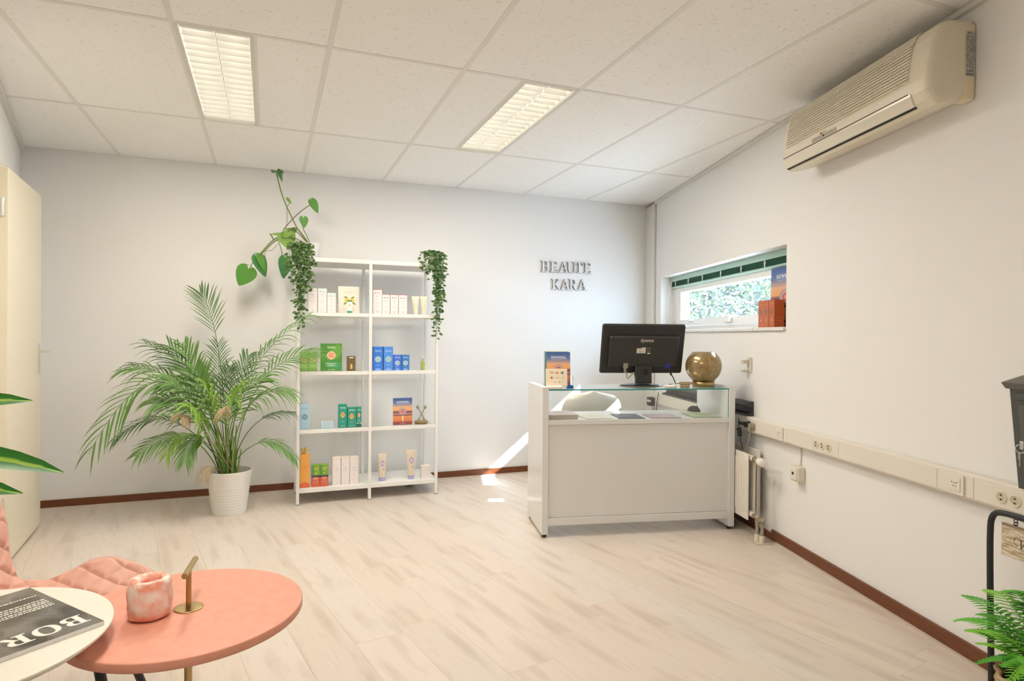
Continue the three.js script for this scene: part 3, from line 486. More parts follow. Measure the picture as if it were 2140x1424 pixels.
{ // second row: green and blue cartons, VATA leaflet, brown carton, dropper bottle
  const y = SHELF.levels[1];
  const vata = print(label(128, 320, '#86b257', (g, w) => { g.fillStyle = '#9cc46a'; g.fillRect(0, 200, w, 70); mandala(g, w / 2, 138, 40, ['#c7c188', '#d9a98d', '#c86a62', '#e0b59a'], 12); swashText(g, 'VATA', w / 2, 44, 22, '#a8cf7c'); bars(g, w / 2, 230, 40, 1, 8, '#b7d490'); }));
  placeCarton('green_carton', 'light green carton with mandala beside the left shelf post', 'carton', [625.5, 643.6, 736, 778], y, vata, 0x86b257, 0x86b257);
  placeCarton('green_carton', 'light green carton with mandala beside the dark green leaflet', 'carton', [644.2, 663, 736, 778], y, vata, 0x86b257, 0x86b257);
  const leaflet = print(label(360, 480, '#4f8f37', (g, w, h) => {
    g.fillStyle = '#68a03f'; g.beginPath(); g.ellipse(260, 150, 90, 140, 0.4, 0, 7); g.fill(); g.fillStyle = '#4c9a63'; g.beginPath(); g.ellipse(230, 380, 150, 70, 0.2, 0, 7); g.fill();
    swashText(g, 'VATA', w / 2, 86, 46, '#f4f6ea'); g.fillStyle = '#f1d9b4'; g.fillRect(w / 2 - 28, 138, 56, 142); g.fillRect(w / 2 - 72, 180, 144, 56); g.fillStyle = '#f3b897'; g.fillRect(w / 2 - 56, 152, 112, 112); mandala(g, w / 2, 208, 54, ['#f3b897', '#dd6d5a', '#f5c9a8', '#d8604f'], 12);
    bars(g, w / 2, 345, 190, 4, 17, '#dfeacd', 6, 0.5); g.fillStyle = '#dcebd0'; g.font = '26px serif'; g.fillText('LAKSHMI', w / 2, 468);
  }));
  { const s = onShelf(669.7, 714.8, 718.4, 777.3, y, -4.585), [g, m] = carton(s.w, s.h, 0.003, leaflet, 0xdfe5d2); const o = single('product_leaflet', g, m, 'dark green leaflet with orange ornament standing on glass shelf', 'leaflet', v3(s.x, y + 0.0006, -4.59)); o.rotation.x = -0.06; }
  const brown = print(label(128, 224, '#71603f', (g, w) => { g.fillStyle = '#efe7cf'; g.fillRect(34, 14, 62, 16); g.fillStyle = '#b88a45'; g.fillRect(46, 118, 38, 80); g.fillStyle = '#e2bd7f'; g.fillRect(54, 124, 22, 68); g.fillStyle = '#e2bd7f'; g.fillRect(66, 140, 16, 16); g.fillStyle = '#3a3020'; g.fillRect(76, 120, 12, 14); }));
  placeCarton('brown_carton', 'small olive brown carton with golden bottle print', 'carton', [725.2, 743, 745, 776.6], y, brown, 0x71603f, 0x71603f, undefined, 0.04);
  const pitta = (s, tone) => print(label(128, s, tone, (g, w, h) => { const k = h / 330; swashText(g, 'PITTA', w / 2, 70 * k, 25, '#dfe9fb'); mandala(g, w / 2, 175 * k, 42, ['#a9c9d6', '#c5d9cf', '#7fa9c6', '#bcd9dc'], 12); bars(g, w / 2, 252 * k, 50, 1, 8, '#bcd0f5', 4); g.fillStyle = '#8db2f0'; g.beginPath(); g.arc(w / 2, h + 14, 46, 3.14, 6.28); g.fill(); }));
  placeCarton('blue_carton', 'tall bright blue carton beside the middle shelf post', 'carton', [779.5, 800, 725, 775.6], y, pitta(330, '#3f7fdc'), 0x3f7fdc, 0x3f7fdc);
  placeCarton('blue_carton', 'tall lighter blue carton beside the two small blue ones', 'carton', [801.8, 821.4, 725, 775.4], y, pitta(330, '#5592e4'), 0x5592e4, 0x5592e4);
  placeCarton('blue_carton', 'small violet blue carton touching the tall blue carton', 'carton', [822.2, 838.6, 742, 774.9], y, pitta(256, '#4a74d6'), 0x4a74d6, 0x4a74d6, undefined, 0.04);
  placeCarton('blue_carton', 'small blue carton at the end of the blue row', 'carton', [839.2, 855.6, 742, 774.7], y, pitta(256, '#3e7cc6'), 0x3e7cc6, 0x3e7cc6, undefined, 0.04);
  const s = onShelf(879, 888, 744, 774.3, y, -4.60), t = thing('dropper_bottle', 'small green glass dropper bottle with white pipette top', 'bottle', v3(s.x, y + 0.0004, -4.60));
  part(t, 'bottle', lathe([[0, 0], [0.0145, 0], [0.0155, 0.002], [0.0155, 0.058], [0.013, 0.064], [0.007, 0.066], [0, 0.066]], 20), phys(lin(0.42, 0.50, 0.10), 0.2, { clearcoat: 0.6 }));
  part(t, 'collar', cyl(0.0085, 0.0085, 0.018, 0, 0.066, 0, 16), std(lin(0.62, 0.58, 0.5), 0.3, { metalness: 0.6 })); part(t, 'pipette_bulb', lathe([[0.006, 0.084], [0.006, 0.094], [0.004, 0.101], [0, 0.103]], 14), whitePlastic);
}
{ // third row: pale blue and teal cartons, sunset card, cloche with facial rollers
  const y = SHELF.levels[2];
  const pale = print(label(160, 400, '#a9c6d6', (g, w) => { g.fillStyle = '#6f8fa3'; for (let k = 0; k < 9; k++) if (k !== 5) g.fillRect(26 + k * 12.4, 62 + (k % 2) * 3, 8, 13 - (k % 3) * 2); g.fillStyle = '#4d6273'; for (let i = 0; i < 8; i++) { const a = i / 8 * 6.283; g.beginPath(); g.arc(w / 2 + Math.cos(a) * 42, 205 + Math.sin(a) * 42, 8, 0, 7); g.fill(); } mandala(g, w / 2, 205, 36, ['#5d7586', '#8fb0c2', '#6e899b', '#9dbccc'], 10); bars(g, w / 2, 300, 66, 1, 8, '#86a6b8'); bars(g, w / 2, 370, 40, 2, 9, '#8fb0c2'); }));
  placeCarton('pale_blue_carton', 'tall pale blue carton with dark rosette beside left post', 'carton', [625.6, 647.6, 845, 899.6], y, pale, 0xa9c6d6, 0xa9c6d6, undefined, 0.06);
  const low = print(label(256, 160, '#bcd3dd', (g, w) => { bars(g, w / 2, 52, 130, 1, 8, '#8fb0c4', 5); bars(g, w / 2, 125, 60, 2, 10, '#a3c0cf'); }));
  placeCarton('pale_blue_carton', 'low pale blue box beside the teal cartons', 'carton', [670.5, 697.3, 881.8, 897.6], y, low, 0xbcd3dd, 0xbcd3dd, undefined, 0.05);
  const teal = (h) => print(label(128, h, '#2f9a83', (g, w) => { swashText(g, 'NETRA', w / 2, h * 0.17, 25, '#e6f4ee'); g.fillStyle = '#e4b07c'; g.beginPath(); g.ellipse(w / 2, h * 0.45, 32, 42, 0, 0, 7); g.fill(); g.fillRect(w / 2 - 40, h * 0.45 - 4, 80, 12); g.fillStyle = '#cfa04f'; g.beginPath(); g.ellipse(w / 2, h * 0.45, 20, 28, 0, 0, 7); g.fill(); g.fillStyle = '#ecc9a2'; g.fillRect(w / 2 - 10, h * 0.5, 20, 8); bars(g, w / 2, h * 0.72, 46, 2, 9, '#bfe2d6'); bars(g, w / 2, h * 0.9, 60, 2, 10, '#8fcbb8', 5); }));
  placeCarton('teal_carton', 'tallest teal carton of the teal row', 'carton', [707.5, 725, 846, 896], y, teal(330), 0x2f9a83, 0x2f9a83);
  placeCarton('teal_carton', 'medium teal carton between the tall and the narrow one', 'carton', [726.2, 743.6, 852, 894.8], y, teal(290), 0x2f9a83, 0x2f9a83, undefined, 0.045);
  const narrow = print(label(100, 300, '#2f9a83', (g, w, h) => { swashText(g, 'NETRA', w / 2, 52, 21, '#e6f4ee'); g.fillStyle = '#dc9a80'; g.beginPath(); g.ellipse(w / 2, 125, 28, 36, 0, 0, 7); g.fill(); g.fillStyle = '#e6b89a'; g.beginPath(); g.ellipse(w / 2, 128, 15, 20, 0, 0, 7); g.fill(); bars(g, w / 2, 195, 50, 2, 9, '#d5ece4'); g.fillStyle = '#cfe0da'; g.fillRect(0, 238, w, 14); g.fillStyle = '#2d6a5b'; g.beginPath(); g.arc(w / 2, 300, 56, 3.14, 6.28); g.fill(); }));
  placeCarton('teal_carton', 'narrow teal carton at the end of the teal row', 'carton', [745, 755.4, 851, 893.6], y, narrow, 0x2f9a83, 0x2f9a83, undefined, 0.035);
  const card = print(label(360, 520, '#e3a070', (g, w, h) => sunset(g, w, h)));
  { const s = onShelf(821.5, 861.8, 832.6, 890.2, y, -4.575), [g, m] = carton(s.w, s.h, 0.003, card, 0xd9d2c8); const o = single('sunset_card', g, m, 'sunset picture card standing beside the glass cloche', 'card', v3(s.x, y + 0.0006, -4.58)); o.rotation.x = -0.05; }
  const c = onShelf(866, 894.8, 832, 887.6, y, -4.60), t = thing('glass_cloche', 'glass cloche on brass base with small crossed rollers inside', 'cloche', v3(c.x, y + 0.0004, -4.60)), r = 0.049;
  part(t, 'brass_base', lathe([[0, 0], [r, 0], [r, 0.019], [r - 0.002, 0.021], [0, 0.021]], 32), brass);
  part(t, 'dome', lathe([[0.040, 0.0212], [0.041, 0.1], [0.038, 0.135], [0.030, 0.158], [0.017, 0.172], [0.0001, 0.177]], 32), clearGlass);
  const jade = std(lin(0.30, 0.31, 0.22), 0.3);
  for (const s of [-1, 1]) {
    const a = v3(-s * 0.022, 0.031, s * 0.006), b = v3(s * 0.027, 0.122, s * 0.006), d = b.clone().sub(a).normalize();
    const m = part(t, 'facial_roller', merge([rod(a, b, 0.0035), ball(0.0085, a.x, a.y, a.z), new THREE.SphereGeometry(0.011, 12, 10).scale(1, 1.35, 1).rotateZ(-s * 0.4).translate(b.x, b.y, b.z)]), jade);
  }
}
{ // bottom row
  const y = SHELF.bottom;
  const s = onShelf(626.5, 646.8, 951.5, 1018.5, y, -4.56), bag = thing('gift_bag', 'orange paper gift bag with gold bow on bottom shelf', 'gift bag', v3(s.x, y + 0.0004, -4.585));
  const front = print(label(128, 420, '#eba850', (g, w, h) => { g.fillStyle = '#d98d33'; for (let k = 0; k < 24; k++) { const a = k * 0.26, q = 22 + (k % 3) * 12; g.beginPath(); g.arc(w / 2 + Math.cos(a) * q, 160 + Math.sin(a) * q, 3, 0, 7); g.fill(); } g.beginPath(); g.arc(w / 2, 160, 12, 0, 7); g.fill(); g.fillStyle = '#e2683f'; g.fillRect(0, 372, w, 50); g.beginPath(); g.ellipse(w / 2, 378, 44, 26, 0, 0, 7); g.fill(); g.fillStyle = '#ee8a68'; g.fillRect(36, 388, 56, 10); }), 0.6);
  const [bg, bm] = carton(s.w, s.h, 0.045, front, 0xeba850, 0xeba850); const m = new THREE.Mesh(bg, bm); m.name = 'bag_body'; bag.add(m);
  const fold = std(lin(0.72, 0.33, 0.07), 0.6), gold = std(lin(0.62, 0.40, 0.10), 0.4, { metalness: 0.3 });
  part(bag, 'folded_top', new THREE.CylinderGeometry(0.006, 0.032, 0.03, 4, 1).rotateY(Math.PI / 4).scale(1.05, 1, 0.7).translate(0, s.h + 0.015, 0), fold);
  part(bag, 'bow', merge([0, 1, 2, 3, 4].map((k) => new THREE.SphereGeometry(0.013, 8, 6).scale(1.2, 0.55, 0.7).rotateZ(k * 1.1).translate(Math.cos(k * 1.26) * 0.016, s.h + 0.03 + Math.sin(k * 1.26) * 0.012, 0.012))), gold);
  const herb = print(label(128, 300, '#7fae3f', (g, w, h) => { g.fillStyle = '#5f9a4a'; g.fillRect(0, 0, 40, 140); g.strokeStyle = '#4a6b2a'; g.lineWidth = 4; g.beginPath(); g.moveTo(16, 110); g.lineTo(110, 60); g.stroke(); g.fillStyle = '#e7bd55'; for (const [x, y2, a] of [[50, 50, 0.5], [80, 70, -0.4], [64, 110, 0.6], [96, 40, -0.3]]) { g.save(); g.translate(x, y2); g.rotate(a); g.beginPath(); g.ellipse(0, 0, 18, 8, 0, 0, 7); g.fill(); g.restore(); } g.fillStyle = '#2f2a38'; g.fillRect(0, 142, w, 26); g.fillStyle = '#8a8698'; g.fillRect(14, 152, 96, 5); g.fillStyle = '#d7684c'; g.fillRect(0, 168, w, 132); g.fillStyle = '#e39a86'; g.beginPath(); g.arc(w / 2, 168, 36, 0, 3.14); g.fill(); bars(g, w / 2, 220, 90, 2, 20, '#e08a74', 8); }));
  placeCarton('herbal_carton', 'green and red carton with leaf print beside the orange bag', 'carton', [651.2, 668.3, 972.6, 1016.8], y, herb, 0xd7684c, 0x7fae3f);
  placeCarton('herbal_carton', 'green and red carton with leaf print beside the white cartons', 'carton', [668.8, 686.2, 972, 1016], y, herb, 0xd7684c, 0x7fae3f);
  const gold2 = print(label(128, 400, '#ece4e2', (g, w) => { g.fillStyle = '#e3cfa4'; g.fillRect(0, 18, w, 6); g.fillRect(22, 92, 14, 14); bars(g, 84, 97, 56, 1, 8, '#dccfc0'); bars(g, w / 2, 156, 44, 1, 8, '#9a9094', 5); bars(g, w / 2, 186, 84, 2, 12, '#cfc5c5'); bars(g, w / 2, 350, 30, 2, 10, '#d8cfcf', 3, 0.9); }));
  [[694.5, 712.2, 957.2, 1013.2, 'white carton with gold line beside the green and red pair'], [712.8, 730.6, 956.4, 1012.4, 'white carton with gold line in the middle of its trio'], [731.2, 748.8, 955.6, 1011.4, 'white carton with gold line nearest the middle shelf post']].forEach(([a, b, t0, b0, lab]) => placeCarton('white_carton', lab, 'carton', [a, b, t0, b0], y, gold2, 0xe4dcda, 0xe9ddc6, undefined, 0.055));
  const lilac = print(label(192, 360, '#e2d2bd', (g, w) => { g.fillStyle = '#d9c7ad'; g.fillRect(0, 70, w, 5); g.lineWidth = 26; g.strokeStyle = '#b0a0c4'; g.beginPath(); g.arc(w / 2, 150, 34, 0, 7); g.stroke(); g.fillStyle = '#e8e0ea'; g.beginPath(); g.arc(w / 2, 150, 22, 0, 7); g.fill(); g.fillStyle = '#9d8fae'; g.beginPath(); g.arc(w / 2, 150, 9, 0, 7); g.fill(); for (const [x, y2] of [[122, 238], [130, 228], [114, 248], [124, 256]]) { g.beginPath(); g.ellipse(x, y2, 11, 6, 0.6, 0, 7); g.fill(); } bars(g, 84, 290, 46, 3, 14, '#cdbda6'); }), 0.4);
  [[788.6, 808, 948, 1003.6, -4.60, 'cream tube with lilac cap standing beside middle post'], [848.6, 869, 940, 996.8, -4.60, 'taller cream tube with lilac cap beside the small white box']].forEach(([a, b, t0, b0, z, lab]) => {
    const q = onShelf(a, b, t0, b0, y, z), t = thing('body_lotion_tube', lab, 'tube', v3(q.x, y + 0.0004, z));
    part(t, 'cap', new THREE.CylinderGeometry(0.0235, 0.0235, 0.028, 24).scale(1, 1, 0.85).translate(0, 0.014, 0), std(lin(0.46, 0.40, 0.68), 0.35), 'lilac screw cap');
    part(t, 'tube_body', boxTube(0.047, q.h - 0.028, 0.04, 0.002, q.w).translate(0, 0.028, 0), lilac);
  });
  const tiny = print(label(128, 160, '#ebe3e3', (g, w) => { g.fillStyle = '#e0c79d'; g.fillRect(0, 12, w, 5); bars(g, 38, 45, 30, 2, 10, '#cdbfc0'); bars(g, 90, 45, 30, 2, 10, '#cdbfc0'); bars(g, 40, 90, 30, 3, 12, '#d8cfd0'); bars(g, 90, 90, 30, 3, 12, '#d8cfd0'); }));
  placeCarton('white_carton', 'short square white box at the right end of bottom shelf', 'carton', [881, 900, 974, 998.8], y, tiny, 0xe0d8d6, 0xeae0cc, undefined, 0.045);
  const d = onY(855, 1014, 0), dish = thing('glass_dish', 'shallow blue glass dish on the floor under shelf unit', 'dish', v3(d.x, 0.0003, d.z));
  part(dish, 'bowl', lathe([[0, 0], [0.035, 0], [0.05, 0.008], [0.058, 0.022], [0.054, 0.021], [0.046, 0.011], [0.03, 0.005], [0, 0.005]], 28), phys(lin(0.45, 0.68, 0.82), 0.08, { transmission: 0.8, thickness: 0.01 }));
}

// ---------- reception desk ----------
const deskL = onY(1132, 1126, 0), deskR = onY(1534, 1107.5, 0), deskW = deskR.distanceTo(deskL), DESK_TURN = -Math.atan2(deskR.z - deskL.z, deskR.x - deskL.x), DESK_D = 0.44;
const desk = thing('reception_desk', 'white reception desk with glass display top', 'desk', deskL, DESK_TURN);   // local x along the front, local -z towards the back
const DX = v3(1, 0, 0).applyAxisAngle(v3(0, 1, 0), DESK_TURN), DZ = v3(0, 0, 1).applyAxisAngle(v3(0, 1, 0), DESK_TURN);
const GLASS_TOP = 0.8635, CASE_FLOOR = 0.683, PT = 0.036;
const onDesk = (x, z, y) => deskL.clone().addScaledVector(DX, x).addScaledVector(DZ, z).setY(y);
const deskAt = (px, py, y) => { const p = onY(px, py, y); const q = p.clone().sub(deskL); return [q.dot(DX), q.dot(DZ), p]; };
{
  const W = deskW, D = DESK_D;
  part(desk, 'side_panel', rboxIn(0, PT, 0.02, 0.876, -D, 0, 0.002), laminateWhite); part(desk, 'side_panel', rboxIn(W - PT, W, 0.02, 0.876, -D, 0, 0.002), laminateWhite);
  part(desk, 'front_panel', boxIn(PT, W - PT, 0.114, 0.656, -0.034, -0.016), laminateWhite);
  part(desk, 'bottom_rail', rboxIn(PT, W - PT, 0.07, 0.112, -0.035, -0.004, 0.0015), laminateWhite);
  part(desk, 'display_shelf', rboxIn(PT, W - PT, 0.6565, CASE_FLOOR, -D + 0.01, -0.004, 0.0015), laminateWhite);
  part(desk, 'top_glass', boxIn(PT + 0.0005, W - PT - 0.0005, 0.8555, GLASS_TOP, -D + 0.012, -0.0105), greenGlass, 'clear glass top');
  part(desk, 'top_glass_edge', boxIn(PT + 0.0005, W - PT - 0.0005, 0.8555, GLASS_TOP, -0.010, -0.006), solidGlassEdge, 'teal green polished glass edge');
  part(desk, 'front_glass', boxIn(PT + 0.002, W - PT - 0.002, CASE_FLOOR + 0.0005, 0.855, -0.016, -0.011), greenGlass);
  part(desk, 'front_glass_edge', boxIn(W - PT - 0.0022, W - PT - 0.0004, CASE_FLOOR + 0.0005, 0.855, -0.016, -0.011), solidGlassEdge);
  for (const x of [0.02, W - 0.02]) for (const z of [-0.03, -D + 0.03]) part(desk, 'foot', cyl(0.014, 0.014, 0.0195, x, 0, z, 14), blackPlastic);
}
{ // booklets and the mouse inside the display case
  const lay = (name, lab, x0, x1, pyNear, pyFar, h, mat, side, turn = 0) => {
    const a = deskAt(x0, pyNear, CASE_FLOOR), b = deskAt(x1, pyNear, CASE_FLOOR), c = deskAt((x0 + x1) / 2, pyFar, CASE_FLOOR), w = b[0] - a[0], d = Math.min(0.22, Math.abs(c[1] - a[1]));
    const s = std(side, 0.6), near = Math.min(a[1], -0.03), z = near - d / 2;
    return single(name, box(w, h, d), [s, s, mat, s, s, s], lab, 'booklet', onDesk((a[0] + b[0]) / 2, z, CASE_FLOOR + h / 2 + 0.0004), DESK_TURN + turn);
  };
  const plain = (bg, c2) => std(0xffffff, 0.35, { map: label(128, 96, bg, (g, w) => { g.fillStyle = c2; g.fillRect(40, 34, 48, 6); g.fillRect(46, 48, 36, 5); }) });
  for (let k = 0; k < 5; k++) { const o = lay('stacked_booklet', ['booklet at the bottom of the stack in the display case', 'second booklet up in the display case stack', 'middle booklet of the display case stack', 'fourth booklet up in the display case stack', 'pink covered booklet topping the display case stack'][k], 1149, 1212, 879, 864, 0.005, k === 4 ? plain('#d9c3bd', '#b08a86') : paper, 0xc9bfae, rr(-0.03, 0.03)); o.position.y += k * 0.0056; }
  lay('booklet', 'cream booklet lying flat in the display case', 1226, 1284, 878, 868, 0.003, plain('#d9d3c4', '#b9b09c'), 0xb9b2a2, 0.08);
  lay('booklet', 'navy blue booklet lying flat in the display case', 1300, 1356, 877, 867, 0.003, plain('#3a3f57', '#8a8fa6'), 0x2d3044, -0.08);
  lay('booklet', 'pink and violet booklet lying flat in the display case', 1366, 1432, 876, 868, 0.003, plain('#b79aa8', '#d8b9b4'), 0x8a7480, -0.05);
  lay('booklet', 'pale green booklet lying flat near the mouse', 1455, 1515, 874, 864, 0.003, plain('#b9c99a', '#86a05c'), 0x77866a, -0.1);
  const p = deskAt(1449, 859.5, CASE_FLOOR), m = thing('computer_mouse', 'black computer mouse on the desk display shelf', 'mouse', onDesk(p[0], Math.max(p[1], -DESK_D + 0.08), CASE_FLOOR + 0.0004), DESK_TURN + 0.3);
  part(m, 'mouse_shell', new THREE.SphereGeometry(0.5, 24, 14, 0, 6.2832, 0, Math.PI / 2).scale(0.062, 0.072, 0.105), std(lin(0.03, 0.03, 0.033), 0.4)); part(m, 'scroll_wheel', new THREE.TorusGeometry(0.007, 0.003, 8, 16).rotateY(Math.PI / 2).translate(0, 0.03, 0.028), blackPlastic);
}
{ // things standing on the glass
  // monitor seen from behind
  const p = deskAt(1347, 808, GLASS_TOP), base = onDesk(p[0], Math.max(p[1] - 0.06, -DESK_D + 0.14), GLASS_TOP + 0.0004);
  const toEye = eye.clone().sub(base).setY(0), turn = Math.atan2(toEye.x, toEye.z) + 0.32;
  const t = thing('computer_monitor', 'black flat computer monitor seen from behind on desk', 'monitor', base, turn);   // +z local towards the viewer (the back of the screen)
  const S = base.distanceTo(eye) / FOCAL, H = 103 * S, W = 173 * S, tilt = 0.24, yc = 0.075 + H / 2;
  const main = rbox(W, H, 0.028, 0.014, 0, 0, 0, 3), tiltM = new THREE.Matrix4().makeTranslation(0, yc, 0.02).multiply(new THREE.Matrix4().makeRotationX(tilt));
  const place = (g) => g.applyMatrix4(tiltM);
  const hs = part(t, 'screen_housing', place(main), blackPlastic);
  part(t, 'rear_cover', place(rbox(W * 0.83, H * 0.62, 0.034, 0.012, 0, -0.01, 0.026, 3)), std(lin(0.03, 0.029, 0.026), 0.5));
  part(t, 'screen', place(box(W - 0.03, H - 0.03, 0.001, 0, 0, -0.0146)), std(lin(0.01, 0.01, 0.012), 0.15));
  const logo = label(256, 80, '#302e2b', (g) => { g.fillStyle = '#cfccc6'; g.font = 'italic bold 66px sans-serif'; g.fillText('iiyama', 128, 56); });
  part(t, 'logo', place(new THREE.PlaneGeometry(W * 0.19, W * 0.058).translate(0.01, H * 0.19, 0.0435)), std(0xffffff, 0.4, { map: logo }));
  const st = label(192, 96, '#302e2b', (g) => { g.fillStyle = '#d9d2c2'; g.fillRect(4, 16, 112, 62); g.fillRect(66, 6, 50, 12); g.fillStyle = '#8d8574'; g.fillRect(30, 58, 60, 6); g.fillRect(14, 28, 50, 4); g.fillStyle = '#8f8c86'; for (const [x, y] of [[132, 10], [150, 10], [166, 10], [132, 28], [160, 28], [132, 46]]) g.fillRect(x, y, 12, 9); g.fillRect(152, 44, 16, 14); g.fillStyle = '#e6e0d4'; g.fillRect(138, 72, 38, 14); });
  part(t, 'rating_stickers', place(new THREE.PlaneGeometry(W * 0.185, W * 0.0925).translate(-0.003, -0.003, 0.0436)), std(0xffffff, 0.5, { map: st }));
  part(t, 'stand_neck', merge([rbox(0.105, 0.115, 0.028, 0.008, 0, 0.07, 0.045, 2).applyMatrix4(new THREE.Matrix4().makeRotationX(-0.08)), place(rbox(0.1, 0.05, 0.03, 0.005, 0, -H / 2 + 0.055, 0.03))]), blackPlastic);
  part(t, 'stand_slot', rbox(0.03, 0.045, 0.006, 0.003, 0.012, 0.085, 0.0505), std(lin(0.008, 0.008, 0.008), 0.25));
  part(t, 'stand_base', lathe([[0, 0], [0.137, 0], [0.140, 0.004], [0.12, 0.009], [0.05, 0.016], [0, 0.017]], 40).scale(1, 1, 0.62), std(lin(0.02, 0.02, 0.022), 0.18));
  const plugA = place(box(0.03, 0.03, 0.02, -W * 0.21, -H * 0.31, 0.035)), plugB = place(box(0.036, 0.032, 0.022, W * 0.3, -H * 0.32, 0.035));
  const cordA = thing('power_cord', 'pale grey power cord plugged into back of monitor', 'cord', base, turn);
  const greyCord = std(lin(0.34, 0.30, 0.23), 0.5);
  part(cordA, 'plug', merge([plugA, place(new THREE.CylinderGeometry(0.011, 0.006, 0.04, 10).translate(-W * 0.21, -H * 0.31 - 0.03, 0.036))]), greyCord); part(cordA, 'cable', tube([[-W * 0.21, yc - H * 0.31 - 0.045, 0.05], [-W * 0.195, yc - H * 0.31 - 0.085, 0.055], [-W * 0.12, 0.085, 0.05], [-0.05, 0.062, 0.03], [-0.03, 0.06, 0.0]], 0.004, 24), greyCord);
  const cordB = thing('video_cable', 'black video cable with blue plug in monitor back', 'cable', base, turn);
  part(cordB, 'plug', plugB, std(lin(0.03, 0.035, 0.30), 0.4), 'blue video plug'); part(cordB, 'cable', merge([tube([[W * 0.3, yc - H * 0.36, 0.055], [W * 0.315, yc - H * 0.47, 0.055], [W * 0.36, 0.06, 0.035], [W * 0.45, 0.012, -0.04], [W * 0.5, 0.004, -0.10]], 0.0035, 24), cyl(0.006, 0.006, 0.022, W * 0.327, yc - H * 0.52, 0.052, 10)]), blackPlastic);
}
{ // crackled gold globe lamp
  const p = deskAt(1474.5, 809, GLASS_TOP), base = onDesk(p[0], p[1] - 0.03, GLASS_TOP + 0.0004), S = base.distanceTo(eye) / FOCAL, R = 35.5 * S, br = 21.5 * S, bh = 12.5 * S;
  const t = thing('globe_lamp', 'mottled gold glass globe lamp on brass foot', 'lamp', base);
  const crackle = dataTexture(512, 256, (x, y) => { const a = x / 512 * 6.283, u = Math.cos(a) * 3, v = Math.sin(a) * 3, w = y / 256 * 4; const f = n3(u * 9, v * 9, w * 9), c = n3(u * 2, v * 2, w * 2), k = f > 0.4 ? 26 : f * 12; return [150 + k + 18 * c, 126 + k + 12 * c, 82 + k * 0.8]; });
  part(t, 'brass_foot', lathe([[0, 0], [br, 0], [br, bh], [0, bh]], 40), brass);
  const pts = []; for (let i = 0; i <= 30; i++) { const a = -Math.asin(br * 0.95 / R), th = -Math.PI / 2 + 0.62 + (Math.PI - 0.62 - 0.66) * i / 30; pts.push([R * Math.cos(th), R * 0.98 * Math.sin(th)]); }
  const y0 = pts[0][1]; const prof = pts.map(([r, y]) => [r, y - y0 + bh + 0.0005]); const rim = prof[prof.length - 1]; prof.push([rim[0] - 0.004, rim[1] + 0.001]); for (let i = 28; i >= 0; i -= 4) prof.push([pts[i][0] - 0.004, pts[i][1] - y0 + bh + 0.002]);
  part(t, 'glass_globe', lathe(prof, 48), phys(0xffffff, 0.22, { map: crackle, metalness: 0.4, clearcoat: 0.8, clearcoatRoughness: 0.08 }));
  part(t, 'cord', tube([[br * 0.9, 0.012, -0.02], [br + 0.03, 0.013, -0.03], [br + 0.05, 0.008, -0.05], [br + 0.06, 0.002, -0.08]], 0.003, 16), blackPlastic);
}
